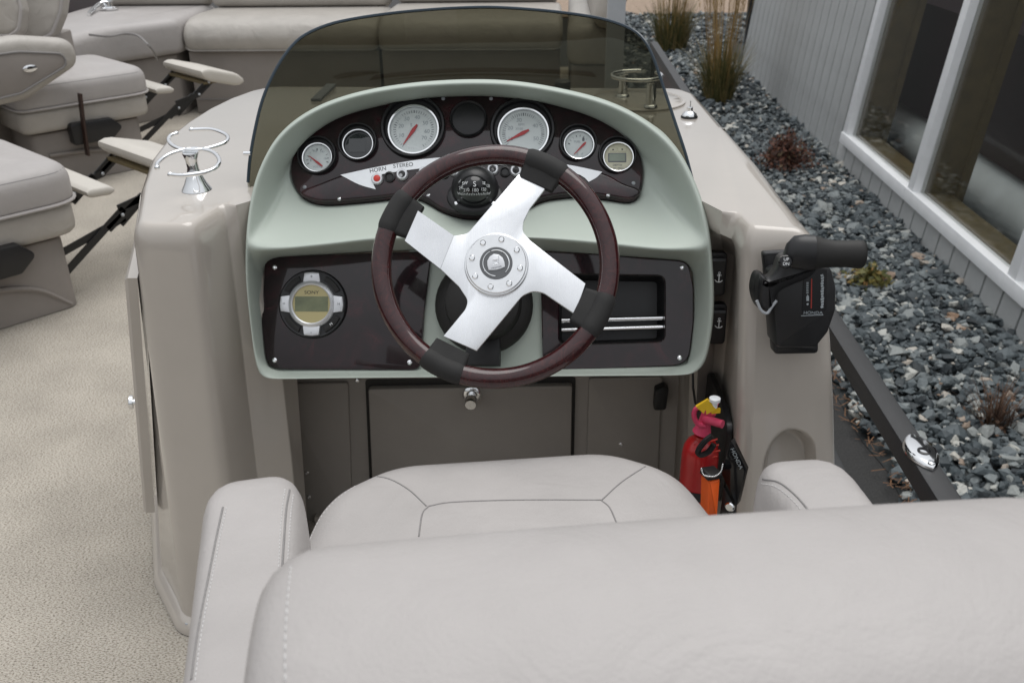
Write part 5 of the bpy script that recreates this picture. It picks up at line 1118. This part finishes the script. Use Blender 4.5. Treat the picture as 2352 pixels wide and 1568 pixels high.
# ================================================================== FIRE EXTINGUISHER, KEY FLOAT, PLATES in the foot well
XB = 0.318
WB = Fr((XB, 1.3, 0.5), (0, -1, 0), (0, 0, 1))      # faces -X
e0 = PY(1606, 1010, 1.30); ez = e0.z
ex = thing('fire_extinguisher', 'red fire extinguisher with pink valve and yellow tag in the foot well', 'fire extinguisher', (e0.x, 1.30, 0.0))
f = FZ(e0.x+0.004, 1.30, 0); er = 0.031
mb = MB(); mb.prism(WB, fillet([WB.px(a, c) for a, c in ((1622, 880), (1640, 854), (1672, 935), (1684, 980), (1676, 1060), (1655, 1150), (1600, 1150), (1610, 960))], 0.02, 5), 0, 0.010, 0.003); mb.build('wall_bracket', M['black'], ex, sharp=40)
mb = MB(); mb.lathe(f, [(er*0.92, ez-0.34), (er, ez-0.33), (er, ez-0.030), (er*0.93, ez-0.014), (er*0.75, ez-0.003), (er*0.45, ez+0.004), (er*0.42, ez+0.010)], 36, True, True); mb.build('cylinder', M['red'], ex, sharp=40)
mb = MB(); mb.lathe(f, [(er*1.04, ez-0.105), (er*1.05, ez-0.104), (er*1.05, ez-0.088), (er*1.03, ez-0.087)], 36); mb.build('strap', M['black'], ex)
vx, vy = f.o.x, 1.30
def EP(x, y, Y=1.29): return PY(x, y, Y)
mb = MB(); mb.tube([EP(1612, 992), EP(1617, 975), EP(1621, 955), EP(1628, 938)], [0.016, 0.011, 0.0085, 0.009], 16)
mb.tube([EP(1620, 962, 1.285), EP(1640, 968, 1.27), EP(1660, 974, 1.26)], [0.0075, 0.007, 0.0068], 12); mb.build('valve', M['pink'], ex, sharp=50)
mb = MB(); mb.tube([EP(a, c, 1.28) for a, c in catmull([(1620, 978), (1602, 972), (1594, 955), (1597, 940), (1606, 935)], 5)], 0.0042, 8); mb.build('ring_handle', M['pink'], ex)
mb = MB(); mb.tube([EP(1634, 950, 1.285), EP(1640, 925, 1.285)], 0.0075, 12); mb.build('lever', M['pink'], ex)
mb = MB(); mb.tube([EP(1607, 940, 1.27), EP(1623, 927, 1.27), EP(1634, 944, 1.268)], 0.006, 6, sq=(0.003, 0.009)); mb.tube([EP(1634, 944, 1.268), EP(1654, 942, 1.27)], 0.003, 6, sq=(0.002, 0.004)); mb.build('tag', M['yellow'], ex)
mb = MB(); c_ = EP(1640, 935, 1.27); mb.lathe(FZ(c_.x, c_.y, c_.z), [(0.005, 0), (0.0055, 0.010), (0.009, 0.012), (0.009, 0.017), (0.007, 0.018)], 16, True, True); mb.build('pull_pin', M['white_print'], ex)
mb = MB(); mb.tube([EP(a, c, 1.245) for a, c in catmull([(1636, 1000), (1620, 1012), (1606, 1030), (1604, 1040), (1612, 1044), (1628, 1036), (1640, 1020)], 5)], 0.005, 8); mb.build('clip', M['black'], ex)
mb = MB()
for k in range(4): mb.tube([EP(1630+2*k, 1014+k*12, 1.262), EP(1648+3*(k % 3), 1008+k*13, 1.262)], 0.0016, 5)
o = mb.build('printed_label', M['red_button'], ex, sharp=0); o['kind'] = 'stuff'
cb = thing('cable', 'thin black cable hanging under the right end of the dashboard', 'cable', EP(1592, 880, 1.40))
mb = MB(); mb.tube([EP(a, c, Y) for a, c, Y in ((1591, 850, 1.42), (1592, 890, 1.41), (1597, 925, 1.36), (1606, 942, 1.31))], 0.0022, 6); mb.build('wire', M['black'], cb)
kf = thing('key_float', 'orange foam key float on a beaded chain beside the red extinguisher', 'key float', EP(1635, 1100, 1.19))
FF = Fr(EP(1632, 1130, 1.19), (1, 0.35, 0), (0.02, 0.1, 1)); fk = 0.00064
mb = MB(); mb.prism(FF, fillet([(-15*fk, -70*fk), (15*fk, -70*fk), (17*fk, 42*fk), (-17*fk, 42*fk)], 0.004), -0.012, 0.010, 0.004); mb.build('float', M['orange'], kf, sharp=40)
mb = MB(); mb.prism(FF, fillet([(-21*fk, 44*fk), (20*fk, 44*fk), (22*fk, 60*fk), (-18*fk, 62*fk)], 0.004), -0.014, 0.012, 0.004); mb.build('clip', M['black'], kf, sharp=40)
mb = MB()
for a, c in resample(catmull([(1611, 1076), (1616, 1090), (1632, 1094), (1645, 1092), (1656, 1082), (1660, 1066)], 5), 22): mb.ball(EP(a, c, 1.172), 0.0015, 8, 5)
o = mb.build('bead_chain', M['chrome'], kf, sharp=0); o['kind'] = 'stuff'
WBW = WB
WB = Fr(EP(1682, 1090, 1.20), (0.85, -0.53, 0), (0, 0.15, 1))      # plates angled towards the driver
def plate(name, lab, pts, m_, h):
    t = thing(name, lab, 'plate', WB.P(*pts[0])); mb = MB(); mb.prism(WB, [WB.px(a, c) for a, c in pts], h-0.014, h+0.003, 0.0008); mb.build('plate', m_, t, sharp=40); return t
pl = plate('control_plate', 'black printed plate on the foot well wall right of the extinguisher', [(1679, 1012), (1712, 1080), (1694, 1158), (1658, 1085)], M['black_gloss'], 0.0)
a0, a1 = WB.px(1681, 1030, 0.004), WB.px(1702, 1076, 0.004); an = math.atan2(a1[1]-a0[1], a1[0]-a0[0])
text('HONDA', 'lettering', WB, (a0[0]+a1[0])/2, (a0[1]+a1[1])/2, 0.0095, M['pale_print'], pl, 0.0036, rot=an)
pl2 = plate('key_switch', 'black key switch plate low on the foot well wall beside the seat', [(1664, 1118), (1686, 1156), (1682, 1220), (1652, 1195)], M['black'], 0.0)
u, v = WB.px(1672, 1168, 0.014); mb = MB(); mb.lathe(WB.at(u, v, 0.0032), [(0.008, 0), (0.008, 0.004), (0.006, 0.006), (0.003, 0.006)], 20, True, True); mb.build('key_barrel', M['chrome'], pl2)

# ================================================================== HELM CHAIR
CH = (-0.022, 0.815); CA = R_(7.5)
chair = thing('helm_chair', 'light grey padded helm chair facing the wheel in the foreground', 'boat seat', (CH[0], CH[1], 0))
F = FZ(CH[0], CH[1], 0, CA)
from mathutils.bvhtree import BVHTree
def bvh(mb): return BVHTree.FromPolygons([Vector(p) for p in mb.v], mb.f)
def cast(T, x, y):
    h = T.ray_cast(CAM, ray(x, y).normalized()); return h[0]
def seam(T, pts, r, name, parent, m_, lift=0.0, n=8):
    q = [cast(T, a, c) for a, c in catmull(pts, n)]; q = [p for p in q if p is not None]
    if len(q) < 3: return None
    d = lambda p: p+(CAM-p).normalized()*lift
    mb = MB(); mb.tube([d(p) for p in q], r, 6); return mb.build(name, m_, parent, sharp=0)
def stitches(T, pts, name, parent, step=0.0056, ln=0.0040, r=0.00055):
    q = [cast(T, a, c) for a, c in catmull(pts, 10)]; q = [p for p in q if p is not None]
    if len(q) < 3: return None
    L = sum((b-a).length for a, b in zip(q, q[1:])); q = [Vector(p) for p in resample(q, max(4, int(L/step)*2))]
    mb = MB()
    for a, b in zip(q[::2], q[1::2]):
        k = (CAM-a).normalized()*0.0003; mb.tube([a+k, a+(b-a).normalized()*ln+k], r, 4)
    o = mb.build(name, M['thread'], parent, sharp=0); o['kind'] = 'stuff'; return o
so_ = fillet([(-0.245, -0.26), (0.245, -0.26), (0.298, 0.02), (0.255, 0.235), (0.16, 0.302), (-0.16, 0.302), (-0.255, 0.235), (-0.298, 0.02)], [0.05, 0.05, 0.2, 0.12, 0.14, 0.14, 0.12, 0.2], 8)
mb = MB(); mb.pad(F, so_, 0.462, 0.585, 0.060, 0.018, steps=8, rb=0.03); T = bvh(mb); seat = mb.build('seat', M['vinyl'], chair, sharp=0)
for i, pts in enumerate([[(985, 1162), (1040, 1153), (1190, 1148), (1380, 1148)], [(985, 1162), (970, 1180), (962, 1232)], [(1380, 1148), (1400, 1165), (1416, 1200)], [(980, 1162), (940, 1125), (895, 1100), (850, 1092)], [(1382, 1148), (1430, 1105), (1500, 1060)]]):
    seam(T, pts, 0.0011, 'seam', seat, M['seam'])
stitches(T, [(702, 1262), (735, 1190), (780, 1140), (850, 1096), (900, 1078)], 'stitching', seat); stitches(T, [(1500, 1064), (1560, 1100), (1610, 1150), (1640, 1190)], 'stitching', seat)
mb = MB(); mb.prism(F, inset(ccw(so_), 0.02), 0.44, 0.468, 0.006); mb.build('seat_shell', M['gelcoat'], chair, sharp=40)
mb = MB(); mb.lathe(F, [(0.15, 0.003), (0.15, 0.008), (0.05, 0.03), (0.04, 0.05), (0.04, 0.43)], 28, True, True); mb.build('pedestal', M['steel_grey'], chair, sharp=40)
# backrest: thick pad, top tilted back
sec = catmull([(0.060, 0.0), (0.070, 0.16), (0.066, 0.30), (0.045, 0.350), (0.005, 0.372), (-0.05, 0.374), (-0.105, 0.356), (-0.138, 0.318), (-0.142, 0.25), (-0.12, 0.12), (-0.09, 0.0)], 5, True)
mb = MB(); rg_ = []; bx0, bx1 = -0.200, 0.345; cyz = np.array((-0.035, 0.20))
for dx in [0, 0.002, 0.007, 0.015, 0.028, 0.045, 0.07] + [0.12+0.05*k for k in range(7)] + [0.535-e for e in (0.07, 0.045, 0.028, 0.015, 0.007, 0.002, 0)]:
    e = min(dx, 0.535-dx); k = min(1, e/0.040); q = math.sqrt(max(0, 1-(1-k)**2)); arch = -0.004*((dx-0.27)/0.27)**2
    rg_.append([F.pt(bx0+dx, -0.375+cyz[0]+(p[0]-cyz[0])*(0.72+0.28*q)+0.16*(p[1]-0.37), 0.585+cyz[1]+(p[1]-cyz[1])*(0.86+0.14*q)+arch) for p in sec])
mb.loft(rg_, True, True, True); T = bvh(mb); bk = mb.build('backrest', M['vinyl'], chair, sharp=0)
stitches(T, [(668, 1300), (660, 1380), (655, 1470), (655, 1560)], 'stitching', bk)
for s in (-1, 1):
    ax, ay = (-0.296, -0.030) if s < 0 else (0.318, -0.066)
    a_ = R_(7 if s < 0 else 0); piv = F.pt(ax, ay+0.075)
    AF0 = FZ(0, 0, 0, CA+a_); dv = piv-AF0.pt(ax, ay+0.075)
    AF = Fr(dv, AF0.x, (AF0.y.x, AF0.y.y, -0.04))
    rg_ = []
    for e in (0.0, 0.002, 0.007, 0.015, 0.027, 0.042, 0.062, 0.09, 0.13, 0.18, 0.24, 0.30, 0.36, 0.40, 0.42, 0.43):
        q = math.sqrt(max(0, 1-(1-min(1, e/0.062))**2)); qb = min(1, (0.435-e)/0.03)**0.5
        hw = 0.056*(0.42+0.58*q)*(0.7+0.3*qb)-0.004*min(1, e/0.3); z1 = 0.732-0.030*(1-q); z0 = 0.58+0.02*(1-q); cz_ = (z0+z1)/2; hz = (z1-z0)/2
        rg_.append([AF.pt(ax+hw*math.copysign(abs(math.cos(t))**0.45, math.cos(t)), ay+0.075-e, cz_+hz*math.copysign(abs(math.sin(t))**0.45, math.sin(t))) for t in np.linspace(0, 2*math.pi, 49)[:-1]])
    mb = MB(); mb.loft(rg_, True, True, True); T = bvh(mb); ar = mb.build('armrest', M['vinyl'], chair, sharp=0)
    if s < 0:
        seam(T, [(512, 1165), (500, 1220), (478, 1330), (455, 1450), (440, 1560)], 0.0012, 'seam', ar, M['seam']); seam(T, [(665, 1125), (657, 1170), (652, 1240), (648, 1300)], 0.0012, 'seam', ar, M['seam'])
        stitches(T, [(520, 1165), (508, 1220), (486, 1330), (463, 1450), (448, 1560)], 'stitching', ar); stitches(T, [(655, 1122), (648, 1170), (643, 1240), (640, 1300)], 'stitching', ar); stitches(T, [(674, 1135), (668, 1180), (664, 1240), (660, 1300)], 'stitching', ar)
    else:
        seam(T, [(1752, 1100), (1790, 1108), (1830, 1140), (1868, 1185)], 0.0012, 'seam', ar, M['seam']); stitches(T, [(1748, 1110), (1782, 1118), (1820, 1148), (1856, 1190)], 'stitching', ar)
    mb = MB(); a = F.pt(s*0.30, -0.30, 0.60); mb.box(F, s*0.30-0.012, s*0.30+0.012, -0.33, -0.18, 0.45, 0.60, 0.004); mb.build('arm_bracket', M['steel_grey'], chair)
